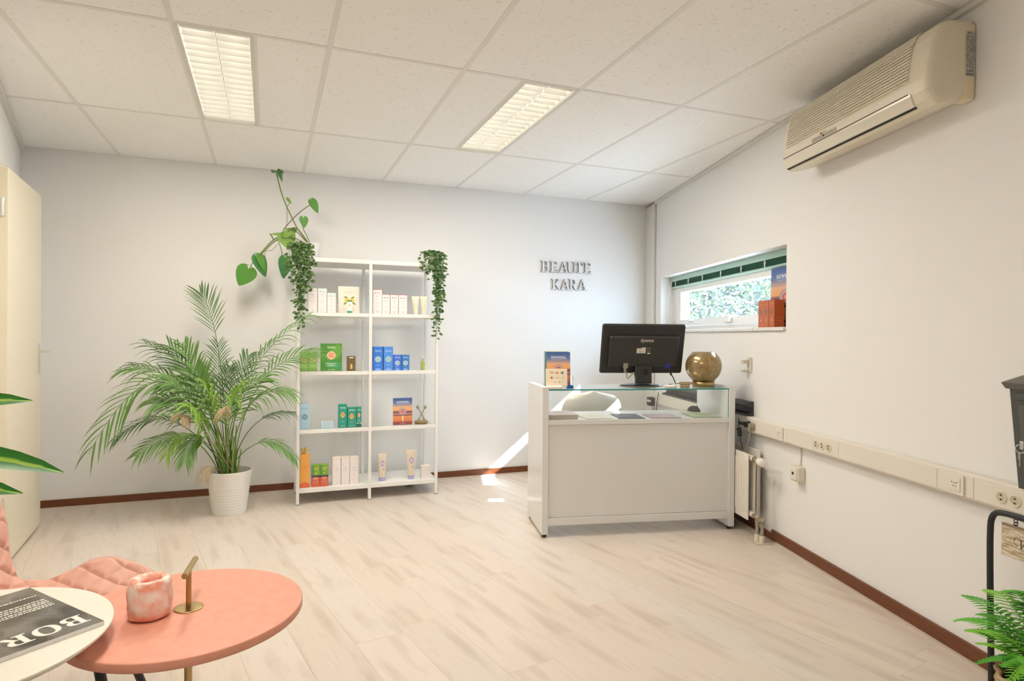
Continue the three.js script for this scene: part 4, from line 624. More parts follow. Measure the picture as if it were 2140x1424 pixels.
{ // small brass dish, puck, payment stand, leaflets, cup
  const a = deskAt(1434, 810, GLASS_TOP), t = thing('brass_dish', 'small footed brass dish beside the globe lamp', 'dish', onDesk(a[0], a[1] - 0.02, GLASS_TOP + 0.0004));
  part(t, 'dish', lathe([[0, 0], [0.03, 0], [0.03, 0.014], [0.028, 0.016], [0.05, 0.020], [0.053, 0.030], [0.050, 0.029], [0.046, 0.024], [0, 0.022]], 32), std(lin(0.66, 0.52, 0.3), 0.22, { metalness: 1 }));
  const b = deskAt(1404, 811, GLASS_TOP), puck = thing('white_puck', 'flat white oval gadget beside the monitor foot', 'gadget', onDesk(b[0], b[1] - 0.02, GLASS_TOP + 0.0004), 0.4);
  part(puck, 'shell', new THREE.SphereGeometry(1, 24, 12).scale(0.034, 0.010, 0.045).translate(0, 0.010, 0), whitePlastic); part(puck, 'dark_ring', new THREE.TorusGeometry(0.013, 0.0022, 6, 20).rotateX(Math.PI / 2).translate(0, 0.019, 0), blackPlastic);
  // leaflets in an acrylic holder
  const hp = deskAt(1150, 806, GLASS_TOP), hb = onDesk(Math.max(hp[0], 0.07), -0.13, GLASS_TOP + 0.0004), yaw = Math.atan2(eye.x - hb.x, eye.z - hb.z) + 0.12, S = hb.distanceTo(eye) / FOCAL;
  const cover = std(0xffffff, 0.35, { map: label(300, 420, '#e3a070', (g, w, h) => sunset(g, w, h)) });
  const mk = (w, h, back, mat, side, lab, shift) => { const s = std(side, 0.6), o = single('leaflet', box(w, h, 0.003).translate(0, h / 2, 0), [s, s, s, s, mat, s], lab, 'leaflet', hb.clone().add(v3(shift, 0.006, -back).applyAxisAngle(v3(0, 1, 0), yaw)), yaw); o.rotation.order = 'YXZ'; o.rotation.x = -0.12; return o; };
  mk(0.143, 72 * S, 0.0, cover, 0xb89a86, 'leaflet with sunset cover standing on the desk', 0.012);
  mk(0.143, 72.5 * S, 0.008, std(0x4d97a5, 0.4), 0x4d97a5, 'teal leaflet tucked behind the sunset leaflet on desk', 0.002);
  mk(0.150, 74 * S, 0.016, std(0xe4dac6, 0.5), 0xe4dac6, 'cream leaflet at the back of the desk holder', 0.0);
  const hold = thing('leaflet_holder', 'clear acrylic leaflet holder at the desk corner', 'holder', hb, yaw);
  part(hold, 'holder', merge([box(0.165, 0.0045, 0.065, 0.006, 0.0023, -0.008), box(0.165, 0.03, 0.003, 0.006, 0.0195, 0.023)]), clearGlass);
  // payment stand
  const pp = deskAt(1160, 812, GLASS_TOP), pb = onDesk(Math.max(pp[0], 0.09), -0.065, GLASS_TOP + 0.0004), S2 = pb.distanceTo(eye) / FOCAL, pay = thing('payment_stand', 'cream payment sign stand with card logos on desk', 'payment sign', pb, Math.atan2(eye.x - pb.x, eye.z - pb.z) + 0.1);
  const logos = label(256, 220, '#e6d7bd', (g) => {
    g.textAlign = 'left'; g.fillStyle = '#6d6a5c'; g.fillRect(44, 34, 46, 5); g.font = 'italic bold 19px sans-serif'; g.fillText('VISA', 46, 56); g.fillStyle = '#d95436'; g.beginPath(); g.arc(126, 47, 12, 0, 7); g.fill(); g.fillStyle = '#e08a45'; g.beginPath(); g.arc(142, 47, 12, 0, 7); g.fill(); g.fillStyle = '#3f5878'; g.fillRect(184, 32, 30, 28); g.fillStyle = '#a8b4c0'; g.fillRect(187, 44, 24, 6);
    g.fillStyle = '#3d5a4a'; g.fillRect(52, 100, 34, 24); g.fillStyle = '#b8473c'; g.fillRect(52, 100, 12, 24); g.fillStyle = '#d9d2c0'; g.fillRect(72, 104, 12, 16); g.fillStyle = '#a79f8c'; g.fillRect(108, 110, 54, 7); g.fillRect(182, 106, 34, 5); g.fillRect(204, 112, 14, 9);
    g.fillStyle = '#8d8674'; g.font = '18px sans-serif'; g.fillText('G Pay', 84, 180); g.fillStyle = '#3b382f'; g.beginPath(); g.arc(164, 174, 7, 0, 7); g.fill(); g.fillStyle = '#b5ab96'; g.fillText('Pay', 174, 180);
  });
  const pw = 45 * S2, ph = 37 * S2, creamP = std(lin(0.78, 0.68, 0.52), 0.35);
  const sign = rbox(pw, ph, 0.008, 0.005, 0, 0, 0), tm = new THREE.Matrix4().makeTranslation(0.004, ph / 2 + 0.012, 0.012).multiply(new THREE.Matrix4().makeRotationX(-0.22));
  part(pay, 'sign_plate', sign.applyMatrix4(tm), creamP); part(pay, 'printed_logos', new THREE.PlaneGeometry(pw * 0.94, ph * 0.92).translate(0, 0, 0.0044).applyMatrix4(tm), std(0xffffff, 0.4, { map: logos }));
  part(pay, 'card_reader', rbox(33 * S2, 0.020, 0.045, 0.008, -0.012, 0.0102, 0.05, 3), whitePlastic); part(pay, 'reader_button', cyl(0.003, 0.003, 0.001, -0.008, 0.0202, 0.062, 10), blackPlastic);
  const bp = onDesk(0.175, -0.05, GLASS_TOP + 0.0004); single('blue_box', rbox(0.034, 0.02, 0.03, 0.001, 0, 0.0102, 0), std(lin(0.02, 0.13, 0.42), 0.4), 'small blue box beside the payment sign', 'box', bp, DESK_TURN);
  const cp = deskAt(1189, 811, GLASS_TOP), cb = onDesk(cp[0] + 0.01, cp[1] - 0.03, GLASS_TOP + 0.0004); const cup = thing('drinking_glass', 'small clear drinking glass beside the payment sign', 'glass', cb);
  part(cup, 'tumbler', lathe([[0, 0], [0.019, 0], [0.024, 0.074], [0.0225, 0.074], [0.0178, 0.006], [0, 0.006]], 28), phys(lin(1, 1, 1), 0.02, { transmission: 1, thickness: 0.002, ior: 1.5 }));
}
{ // white shell chair behind the desk
  const base = onDesk(0.47, -DESK_D - 0.42, 0), t = thing('shell_chair', 'white plastic shell chair pulled in behind the desk', 'chair', base, Math.atan2(eye.x - base.x, eye.z - base.z) + 0.35);   // back of the shell towards the viewer
  const shellMat = std(lin(0.80, 0.77, 0.68), 0.35);
  const pos = [], idx = [], nu = 26, nv = 22;
  for (const side of [0, 1]) for (let i = 0; i <= nv; i++) for (let k = 0; k <= nu; k++) {
    const v = i / nv, u = k / nu * 2 - 1; let y, z, w;
    if (v < 0.5) { const s = v / 0.5; z = -0.24 + 0.42 * s; y = 0.455 - 0.02 * Math.sin(s * 3.14) - 0.02 * (1 - s); w = 0.2 + 0.02 * s; } else { const s = (v - 0.5) / 0.5; z = 0.18 + 0.075 * Math.sin(s * 1.57); y = 0.455 + 0.345 * s; w = 0.22 * Math.pow(1 - Math.pow(s, 7), 0.5) + 0.002; }
    const curl = Math.pow(Math.abs(u), 3) * 0.05 * (v < 0.5 ? 1 : 0.4); const back = v >= 0.5;
    pos.push(u * w, y + (back ? 0 : curl) - (side && !back ? 0.008 : 0), z - (back ? curl * 1.4 : 0) + (side && back ? 0.008 : 0));
    if (i && k) { const o = side * (nu + 1) * (nv + 1), a = o + (i - 1) * (nu + 1) + k - 1, b = a + nu + 1; idx.push(a, a + 1, b, a + 1, b + 1, b); }
  }
  const g = new THREE.BufferGeometry(); g.setAttribute('position', new THREE.Float32BufferAttribute(pos, 3)); g.setIndex(idx); g.computeVertexNormals();
  shellMat.side = THREE.DoubleSide; part(t, 'shell', g, shellMat);
  for (const [x, z] of [[-1, -1], [1, -1], [-1, 1], [1, 1]]) part(t, 'leg', rod(v3(x * 0.1, 0.43, z * 0.1), v3(x * 0.22, 0, z * 0.22), 0.014, 0.011), std(lin(0.45, 0.3, 0.16), 0.5));
}

// ---------- along the right wall ----------
const wallGroup = (name, lab, cat, u, y, off = 0.0005, group) => thing(name, lab, cat, wallPoint(u, y, off), RIGHT_TURN, group);   // local x along the wall towards the viewer, +z into the room
{ // cable trunking with sockets
  const trunkMat = std(lin(0.81, 0.76, 0.67), 0.45), lineMat = std(lin(0.62, 0.55, 0.43), 0.5);
  const U0 = 0.215, t = wallGroup('cable_trunking', 'long cream cable trunking with sockets along right wall', 'trunking', U0, 0.595), H = 0.093, E = 4.6 - U0;
  part(t, 'trunking_base', rboxIn(0, E, 0, H, 0, 0.046, 0.006, 2), trunkMat);
  const joints = [0, 2.12 - U0, 2.465 - U0, 2.70 - U0, 2.905 - U0, 3.50 - U0, 3.665 - U0, E];
  for (let i = 0; i + 1 < joints.length; i++) part(t, 'cover_panel', rboxIn(joints[i] + 0.001, joints[i + 1] - 0.001, 0.008, H - 0.010, 0.0455, 0.050, 0.001), trunkMat);
  const socketMat = std(lin(0.80, 0.74, 0.56), 0.35), hole = std(lin(0.04, 0.035, 0.03), 0.6);
  const round = (u) => { const s = part(t, 'power_socket', new THREE.TorusGeometry(0.0185, 0.0035, 8, 24).translate(u - U0, 0.044, 0.0505), socketMat); part(s, 'socket_well', new THREE.CylinderGeometry(0.0185, 0.0185, 0.004, 24).rotateX(Math.PI / 2).translate(u - U0, 0.044, 0.0505), std(lin(0.60, 0.55, 0.40), 0.45)); for (const q of [-1, 1]) part(s, 'socket_hole', new THREE.CylinderGeometry(0.003, 0.003, 0.002, 8).rotateX(Math.PI / 2).translate(u - U0, 0.044 + q * 0.0075, 0.0532), hole); };
  [2.728, 2.778, 2.83, 3.776, 3.828].forEach(round);
  const data = (u) => { const s = part(t, 'telephone_socket', rbox(0.075, 0.075, 0.008, 0.002, u - U0, 0.0455, 0.053), trunkMat); part(s, 'socket_face', rbox(0.05, 0.05, 0.004, 0.001, u - U0, 0.0455, 0.0575), trunkMat); for (const [x, y] of [[-0.011, 0.007], [0, 0.004], [0.011, 0.007], [-0.006, -0.007], [0.006, -0.007]]) part(s, 'socket_hole', new THREE.CylinderGeometry(0.002, 0.002, 0.002, 8).rotateX(Math.PI / 2).translate(u - U0 + x, 0.0455 + y, 0.0597), hole); };
  data(2.39); data(3.591);
}
{ // wall thermostat box with its cable, and the bracket above
  const t = wallGroup('junction_box', 'small cream connection box below the trunking', 'connection box', 2.52, 0.445), m = std(lin(0.80, 0.75, 0.60), 0.45);
  part(t, 'box_body', rboxIn(-0.037, 0.037, -0.04, 0.04, 0, 0.042, 0.006, 2), m); part(t, 'cover', rboxIn(-0.03, 0.03, -0.032, 0.032, 0.042, 0.047, 0.003, 2), whitePlastic); part(t, 'port', box(0.016, 0.014, 0.002, -0.004, 0.003, 0.0476), blackPlastic);
  part(t, 'surface_cable', tube([[0, 0.04, 0.012], [0, 0.07, 0.006], [0, 0.149, 0.006]], 0.004, 10), whitePlastic);
  const b = wallGroup('wall_bracket', 'empty pale grey plastic bracket on right wall', 'bracket', 1.945, 0.955), pm = std(lin(0.66, 0.61, 0.52), 0.5);
  part(b, 'back_plate', rboxIn(-0.025, 0.03, 0, 0.095, 0, 0.006, 0.003, 2), pm); part(b, 'clip', rboxIn(-0.03, 0.0, 0.055, 0.08, 0.006, 0.045, 0.004, 2), pm); part(b, 'clip', rboxIn(-0.03, 0.0, 0.002, 0.018, 0.006, 0.045, 0.004, 2), pm);
  for (const y of [0.035, 0.088]) part(b, 'screw', new THREE.CylinderGeometry(0.004, 0.004, 0.003, 10).rotateX(Math.PI / 2).translate(0.012, y, 0.007), chrome);
}
{ // long black channel lying on the trunking behind the desk
  const sh = new THREE.Shape(); [[0.0, 0], [0.045, 0], [0.052, 0.006], [0.048, 0.012], [0.012, 0.020], [0.010, 0.055], [0.05, 0.060], [0.058, 0.068], [0.045, 0.082], [0.0, 0.088]].forEach(([x, y], i) => (i ? sh.lineTo(x, y) : sh.moveTo(x, y)));
  const g = new THREE.ExtrudeGeometry(sh, { depth: 1.48, bevelEnabled: false }).applyMatrix4(new THREE.Matrix4().makeBasis(v3(0, 0, 1), v3(0, 1, 0), v3(-1, 0, 0)));
  single('black_channel', g, std(lin(0.035, 0.037, 0.04), 0.5), 'long black channel lying on the trunking behind desk', 'rail', wallPoint(2.0, 0.6885, 0.001), RIGHT_TURN);
}
{ // plugs and leads beside the desk
  const p = wallGroup('black_plug', 'black plug with inline switch hanging beside the radiator', 'plug', 2.05, 0.645, 0.052);
  part(p, 'plug_body', merge([new THREE.CylinderGeometry(0.017, 0.020, 0.03, 16).rotateX(Math.PI / 2).translate(0, 0, 0.016), rbox(0.05, 0.02, 0.024, 0.006, -0.03, 0.004, 0.035, 2)]), blackPlastic);
  part(p, 'inline_switch', rbox(0.026, 0.055, 0.02, 0.005, 0, 0, 0, 2).applyMatrix4(new THREE.Matrix4().makeRotationZ(0.35)).translate(-0.03, -0.05, 0.05), blackPlastic);
  part(p, 'plug_lead', tube([[-0.06, 0.03, 0.04], [-0.052, 0.0, 0.045], [-0.04, -0.02, 0.05]], 0.003, 12), blackPlastic);
  part(p, 'switch_lead', tube([[-0.02, -0.078, 0.05], [-0.002, -0.11, 0.052], [0.008, -0.135, 0.05], [0.012, -0.152, 0.048]], 0.003, 16), blackPlastic); part(p, 'switch_mark', rbox(0.006, 0.004, 0.002, 0.001, -0.03, -0.044, 0.0605), whitePlastic);
  const q = wallGroup('grey_plug', 'grey plug in the trunking beside the black one', 'plug', 2.098, 0.64, 0.0525), gm = std(lin(0.34, 0.30, 0.24), 0.5);
  part(q, 'plug_body', merge([new THREE.CylinderGeometry(0.018, 0.02, 0.026, 16).rotateX(Math.PI / 2).translate(0, 0, 0.014), rbox(0.014, 0.03, 0.02, 0.004, 0, -0.018, 0.02, 2)]), gm); part(q, 'lead', tube([[0, -0.03, 0.02], [-0.005, -0.06, 0.024], [-0.02, -0.11, 0.026], [-0.045, -0.15, 0.03]], 0.003, 16), gm);
  const d = wallGroup('plug_adapter', 'dark grey adapter plug seen through the desk glass', 'plug', 0.315, 0.605, 0.0525);
  part(d, 'adapter_body', rboxIn(-0.04, 0.035, -0.035, 0.04, 0, 0.05, 0.005, 2), std(lin(0.06, 0.06, 0.06), 0.5)); part(d, 'white_plug', new THREE.CylinderGeometry(0.009, 0.009, 0.06, 12).rotateZ(Math.PI / 2).translate(0.04, 0.012, 0.056), whitePlastic);
  single('black_lead', tube([wallPoint(0.5, 0.70, 0.075), wallPoint(0.47, 0.66, 0.07), wallPoint(0.45, 0.6, 0.07), wallPoint(0.42, 0.5, 0.06), wallPoint(0.43, 0.2, 0.04), wallPoint(0.43, 0.02, 0.045)], 0.0035, 24), blackPlastic, 'thin black lead hanging from the trunking behind desk', 'lead');
}
{ // panel radiator with thermostatic valve and pipes to the floor
  const enamel = std(lin(0.83, 0.79, 0.70), 0.38), pipeMat = std(lin(0.42, 0.41, 0.37), 0.45, { metalness: 0.35 }), brassDull = std(lin(0.42, 0.36, 0.26), 0.42, { metalness: 0.6 });
  const U1 = 2.185, U0 = 0.95, t = wallGroup('radiator', 'cream panel radiator with white thermostat knob beside desk', 'radiator', U0, 0), L = U1 - U0;
  const ribbed = (z) => { const g = [rboxIn(0, L, 0.10, 0.49, z - 0.006, z + 0.002, 0.004, 2)]; for (let k = 0; k < Math.floor(L / 0.033); k++) g.push(rbox(0.016, 0.31, 0.006, 0.003, 0.03 + k * 0.033, 0.295, z + 0.003, 1)); return merge(g); };
  part(t, 'front_panel', ribbed(0.128), enamel); part(t, 'rear_panel', rboxIn(0.0, L - 0.055, 0.10, 0.50, 0.022, 0.03, 0.003, 2), enamel);
  for (const z of [0.052, 0.078]) part(t, 'convector_fin', rboxIn(0.02, L - 0.02, 0.14, 0.45, z - 0.009, z + 0.009, 0.004, 1), enamel);
  for (const y of [0.135, 0.462]) part(t, 'header_pipe', new THREE.CylinderGeometry(0.017, 0.017, L + 0.02, 16).rotateZ(Math.PI / 2).translate(L / 2 + 0.01, y, 0.10), enamel);
  const X = L + 0.07, zp = 0.10;
  part(t, 'valve', merge([new THREE.CylinderGeometry(0.013, 0.013, 0.08, 14).rotateZ(Math.PI / 2).translate(L + 0.035, 0.462, zp), cyl(0.012, 0.012, 0.05, X, 0.415, zp, 14), new THREE.TorusGeometry(0.014, 0.004, 6, 16).rotateY(Math.PI / 2).translate(L + 0.018, 0.462, zp)]), brassDull);
  part(t, 'thermostat_knob', new THREE.LatheGeometry([[0, 0], [0.017, 0], [0.024, 0.006], [0.025, 0.03], [0.023, 0.034], [0.023, 0.056], [0.02, 0.066], [0, 0.067]].map(([a, b]) => new THREE.Vector2(a, b)), 28).rotateX(Math.PI / 2).rotateY(1.45).translate(X + 0.012, 0.462, zp + 0.004), std(lin(0.86, 0.84, 0.80), 0.35), 'white thermostat knob');
  part(t, 'riser_pipe', merge([cyl(0.0095, 0.0095, 0.29, X, 0.13, zp, 14), cyl(0.0095, 0.0095, 0.12, X + 0.03, 0.0, zp - 0.008, 14)]), pipeMat); part(t, 'return_pipe', cyl(0.0095, 0.0095, 0.12, X - 0.006, 0.0, zp + 0.002, 14), pipeMat);
  part(t, 'lower_valve', merge([ball(0.017, X - 0.004, 0.135, zp), ball(0.015, X + 0.02, 0.118, zp - 0.004), cyl(0.015, 0.015, 0.02, X - 0.006, 0.088, zp, 12), cyl(0.015, 0.015, 0.02, X + 0.03, 0.088, zp - 0.008, 12), new THREE.CylinderGeometry(0.01, 0.012, 0.03, 10).rotateZ(-1.2).translate(X + 0.04, 0.13, zp + 0.005), new THREE.CylinderGeometry(0.012, 0.012, 0.08, 12).rotateZ(Math.PI / 2).translate(L + 0.03, 0.135, zp)]), brassDull);
  for (const [x, z] of [[X - 0.006, zp + 0.002], [X + 0.03, zp - 0.008]]) part(t, 'pipe_collar', lathe([[0.0125, 0.0005], [0.0155, 0.0005], [0.0155, 0.04], [0.0125, 0.04]], 18).translate(x, 0, z), std(lin(0.80, 0.74, 0.58), 0.45));
  part(t, 'floor_cover_strip', merge([boxIn(X - 0.05, X + 0.07, 0.0002, 0.004, zp + 0.03, zp + 0.048), boxIn(X + 0.055, X + 0.075, 0.0002, 0.004, 0.05, zp + 0.03)]), std(lin(0.60, 0.49, 0.40), 0.5));
}
{ // venetian blind drawn up, window-sill goods
  const pale = std(lin(0.42, 0.62, 0.53), 0.4), dark = std(lin(0.035, 0.17, 0.10), 0.42), U0 = WIN.u0 + 0.012, L = WIN.u1 - WIN.u0 - 0.024;
  const t = wallGroup('venetian_blind', 'green venetian blind drawn up at the window top', 'blind', U0, WIN.y1, -0.10);
  part(t, 'head_rail', rboxIn(0, L, -0.042, -0.001, -0.018, 0.018, 0.002), pale);
  for (let k = 0; k < 16; k++) part(t, 'slat', new THREE.BoxGeometry(L - 0.01, 0.0008, 0.03).rotateX(0.08).translate(L / 2, -0.0445 - k * 0.0026, 0), dark);
  part(t, 'bottom_rail', rboxIn(0.002, L - 0.002, -0.098, -0.0855, -0.017, 0.017, 0.003), pale);
  for (const f of [0.06, 0.20, 0.34, 0.50, 0.655, 0.81, 0.95]) part(t, 'ladder_tape', merge([box(0.012, 0.044, 0.003, f * L, -0.064, 0.0175), box(0.02, 0.008, 0.004, f * L + 0.004, -0.06, 0.0185)]), std(lin(0.62, 0.68, 0.62), 0.6));
  part(t, 'pull_cord', tube([[0.03, -0.03, 0.022], [0.012, -0.15, 0.04], [0.004, -0.30, 0.055], [0.0, -0.44, 0.058]], 0.0018, 14, 6), whitePlastic); part(t, 'tilt_wand', rod(v3(0.05, -0.03, 0.02), v3(0.035, -0.095, 0.028), 0.003), whitePlastic);
  // sunset board and three orange cartons standing on the sill
  const base = WIN.y0 + 0.0004, [ua] = onRight(1607, 680, -0.085);
  const board = std(0xffffff, 0.4, { map: label(420, 620, '#e3a070', (g, w, h) => sunset(g, w, h)) }), edge = std(0xcfc8bc, 0.6), bw = WIN.u1 - ua - 0.004;
  const bh = 0.362; const o = single('sunset_board', box(bw, bh, 0.004).translate(bw / 2, bh / 2, 0), [edge, edge, edge, edge, board, edge], 'tall sunset picture board behind the orange cartons', 'picture board', wallPoint(ua, base, -0.092), RIGHT_TURN); o.rotation.order = 'YXZ'; o.rotation.x = -0.02;
  const face = std(0xffffff, 0.45, { map: label(96, 260, '#c2663a', (g, w) => { g.fillStyle = '#d99a72'; g.font = '15px serif'; g.fillText('SUNVEDA', w / 2, 44); mandala(g, w / 2, 112, 25, ['#6d5a58', '#b96a46', '#5d5052', '#c9764c'], 12); g.fillStyle = '#e2b394'; g.beginPath(); g.arc(w / 2, 190, 9, 0, 7); g.fill(); g.fillRect(30, 168, 36, 2); }) });
  const sideT = std(0xffffff, 0.45, { map: label(128, 260, '#bc6230', (g, w) => { bars(g, w / 2, 165, 70, 2, 30, '#d8926a', 3); g.strokeStyle = '#d8926a'; g.strokeRect(54, 185, 20, 12); }) }), plain = std(0xb25a2e, 0.5);
  [[1584.5, 'orange carton farthest along the window sill from the picture board'], [1595, 'orange carton in the middle of three on window sill'], [1606.5, 'orange carton on window sill closest to the sill end']].forEach(([px, lab], i) => { const [u] = onRight(px, 683, -0.012); single('orange_carton', box(0.060, 0.162, 0.062).translate(0.031, 0.081, 0), [sideT, plain, plain, plain, face, plain], lab, 'carton', wallPoint(u, base, -0.043), RIGHT_TURN); });
}
{ // wall letters
  const font = await new FontLoader().loadAsync('fonts/droid/droid_serif_regular.typeface.json');
  const face = std(lin(0.78, 0.78, 0.78), 0.6), side = std(lin(0.26, 0.27, 0.28), 0.5);
  const put = (ch, px, py, lab) => { const p = onZ(px, py, BACK_Z), g = new TextGeometry(ch, { font, size: 0.096, depth: 0.016, curveSegments: 6, bevelEnabled: true, bevelThickness: 0.001, bevelSize: 0.0008, bevelSegments: 1 }); g.computeBoundingBox(); g.translate(-g.boundingBox.min.x, -g.boundingBox.min.y, 0); single('wall_letter', g, [face, side], lab, 'letter', v3(p.x, p.y, BACK_Z + 0.002), 0, 'pale letters on the back wall'); };
  const k = 11.869, z = (x, y) => [1100 + x / k, 520 + y / k];
  [['B', 345, 572, 'pale serif letter B starting the upper word on wall'], ['E', 570, 585, 'pale serif letter E next to the letter B on wall'], ['A', 785, 592, 'pale serif letter A beside the letter U on wall'], ['U', 985, 602, 'pale serif letter U in the upper word on wall'], ['T', 1195, 608, 'pale serif letter T in the upper word on wall'], ['E', 1405, 615, 'pale serif letter E ending the upper word on wall'], ['K', 608, 1020, 'pale serif letter K starting the lower word on wall'], ['A', 820, 1025, 'pale serif letter A between K and R on wall'], ['R', 1035, 1028, 'pale serif letter R in the lower word on wall'], ['A', 1250, 1032, 'pale serif letter A ending the lower word on wall']].forEach(([c, x, y, l]) => put(c, ...z(x, y), l));
}
{ // grey letter box with keys
  const grey = std(lin(0.075, 0.08, 0.072), 0.45), U0 = 3.852, W = 0.34, t = wallGroup('letter_box', 'dark grey metal letter box with keys on right wall', 'letter box', U0, 0.6885);
  const sh = new THREE.Shape(); [[0, 0], [0.064, 0], [0.1, 0.322], [0, 0.322]].forEach(([x, y], i) => (i ? sh.lineTo(x, y) : sh.moveTo(x, y)));
  const turnX = new THREE.Matrix4().makeBasis(v3(0, 0, 1), v3(0, 1, 0), v3(-1, 0, 0));
  part(t, 'box_body', new THREE.ExtrudeGeometry(sh, { depth: W, bevelEnabled: false }).applyMatrix4(turnX).translate(W, 0, 0), grey);
  const roof = new THREE.Shape(); [[0, 0.322], [0.105, 0.322], [0.122, 0.342], [0.0, 0.377]].forEach(([x, y], i) => (i ? roof.lineTo(x, y) : roof.moveTo(x, y)));
  part(t, 'roof', new THREE.ExtrudeGeometry(roof, { depth: W + 0.02, bevelEnabled: false }).applyMatrix4(turnX).translate(W + 0.01, 0, 0), std(lin(0.13, 0.125, 0.11), 0.45));
  const slope = Math.atan2(0.036, 0.322), onFace = (g, y) => g.rotateX(slope).translate(0, y, 0.064 + 0.036 * y / 0.322);
  part(t, 'door_panel', onFace(rbox(W - 0.045, 0.245, 0.006, 0.002, W / 2 + 0.004, 0, 0.001), 0.152), std(lin(0.10, 0.105, 0.095), 0.45)); part(t, 'letter_flap', onFace(rbox(W - 0.04, 0.022, 0.008, 0.002, W / 2, 0, 0.001), 0.299), grey);
  part(t, 'lock', new THREE.CylinderGeometry(0.011, 0.011, 0.012, 16).rotateX(Math.PI / 2).translate(0.05, 0.147, 0.088), chrome);
  const keys = wallGroup('key_ring', 'two small steel keys hanging from the letter box lock', 'keys', U0 + 0.05, 0.835, 0.098);
  part(keys, 'ring', new THREE.TorusGeometry(0.013, 0.0012, 8, 24).rotateY(0.5).translate(-0.008, -0.012, 0.004), chrome); part(keys, 'key', rbox(0.012, 0.026, 0.003, 0.001, -0.002, 0.0, 0.006), chrome); part(keys, 'key', merge([rbox(0.009, 0.022, 0.002, 0.001, -0.012, -0.035, 0.004), box(0.004, 0.024, 0.0018, -0.010, -0.056, 0.004)]), std(lin(0.5, 0.47, 0.42), 0.3, { metalness: 1 }));
}
{ // bent tube stand with hanging sign, fern basket in front of it
  const off = 0.15, u = 3.838, t = wallGroup('tube_stand', 'black bent metal tube stand beside the right wall', 'stand', u, 0, off), yT = 0.618, r = 0.0095, E = 0.42;
  part(t, 'tube_frame', tube([[0.012, 0.0, 0], [0.006, 0.2, 0], [0, yT - 0.07, 0], [0.004, yT - 0.03, 0], [0.018, yT - 0.008, 0], [0.05, yT, 0], [0.2, yT, 0], [E - 0.05, yT, 0], [E - 0.018, yT - 0.008, 0], [E - 0.004, yT - 0.03, 0], [E, yT - 0.07, 0], [E - 0.006, 0.2, 0], [E - 0.012, 0.0, 0]], r, 120, 12), darkMetal);
  part(t, 'foot_bar', merge([rod(v3(0.012, 0.008, -0.09), v3(0.012, 0.008, 0.09), 0.008), rod(v3(E - 0.012, 0.008, -0.09), v3(E - 0.012, 0.008, 0.09), 0.008)]), darkMetal);
  const s = wallGroup('hanging_sign', 'weathered wooden sign with script lettering hanging from stand', 'sign', u + 0.04, yT, off);
  const board = std(0xffffff, 0.75, { map: canvasTexture(640, 220, (g, w, h) => {
    for (let x = 0; x < w; x += 4) for (let y = 0; y < h; y += 4) { const q = clamp(0.55 + 0.5 * n2(x / 190, y / 26) + 0.22 * n2(x / 46, y / 11)), m = (u, v) => Math.round(u + (v - u) * q); g.fillStyle = `rgb(${m(158, 232)},${m(136, 222)},${m(104, 204)})`; g.fillRect(x, y, 4, 4); }
    g.fillStyle = '#8d7a5e'; g.fillRect(0, 0, w, 16); g.fillStyle = '#2b2621'; g.font = 'italic 78px serif'; g.fillText('Welcome', 120, 138); g.strokeStyle = '#2b2621'; g.lineWidth = 4; g.beginPath(); g.ellipse(118, 98, 24, 28, 0.3, 1.0, 5.6); g.stroke();
  }) });
  const em = std(lin(0.45, 0.37, 0.27), 0.8); const b = new THREE.Mesh(box(0.30, 0.102, 0.008, 0.155, -0.079, 0), [em, em, em, em, board, em]); b.name = 'sign_board'; s.add(b); b.castShadow = b.receiveShadow = true;
  for (const x of [0.05, 0.26]) for (let k = 0; k < 3; k++) part(s, 'chain_link', new THREE.TorusGeometry(0.0055, 0.0014, 6, 14).rotateY(k % 2 ? 1.2 : 0.2).translate(x, -0.013 - k * 0.0085, 0), darkMetal);
  // basket and fern
  const bp = wallPoint(4.125, 0, 0.24), basket = thing('fern_basket', 'round woven willow basket holding a green fern', 'basket', bp), willow = [std(lin(0.52, 0.36, 0.19), 0.7), std(lin(0.40, 0.27, 0.14), 0.7)];
  const H = 0.215, rad = (y) => 0.085 + 0.03 * y / H;
  for (let k = 0; k < 17; k++) { const y = 0.008 + k * H / 17; const pts = []; for (let i = 0; i < 48; i++) { const a = i / 48 * 6.2832; const q = rad(y) + 0.005 * Math.sin(a * 12 + (k % 2) * Math.PI); pts.push(v3(Math.cos(a) * q, y + 0.003 * Math.sin(a * 3 + k * 1.7) + 0.002 * Math.sin(a * 7 + k), Math.sin(a) * q)); } part(basket, 'woven_strand', tube(pts, 0.0072, 96, 6, true), willow[(k * 3) % 5 === 1 ? 1 : 0]); }
  part(basket, 'basket_lining', lathe([[0, 0.004], [0.078, 0.004], [0.104, H - 0.02], [0, H - 0.03]], 28), soil);
  for (let k = 0; k < 12; k++) { const a = k / 12 * 6.2832; part(basket, 'stake', rod(v3(Math.cos(a) * 0.085, 0, Math.sin(a) * 0.085), v3(Math.cos(a) * 0.115, H, Math.sin(a) * 0.115), 0.004), willow[1]); }
  const fern = thing('fern', 'bright green fern with feathery fronds in woven basket', 'plant', bp.clone().setY(H - 0.03)), fm = [0, 1, 2].map((k) => std([lin(0.16, 0.54, 0.06), lin(0.11, 0.44, 0.05), lin(0.26, 0.62, 0.07)][k], 0.5, { side: THREE.DoubleSide }));
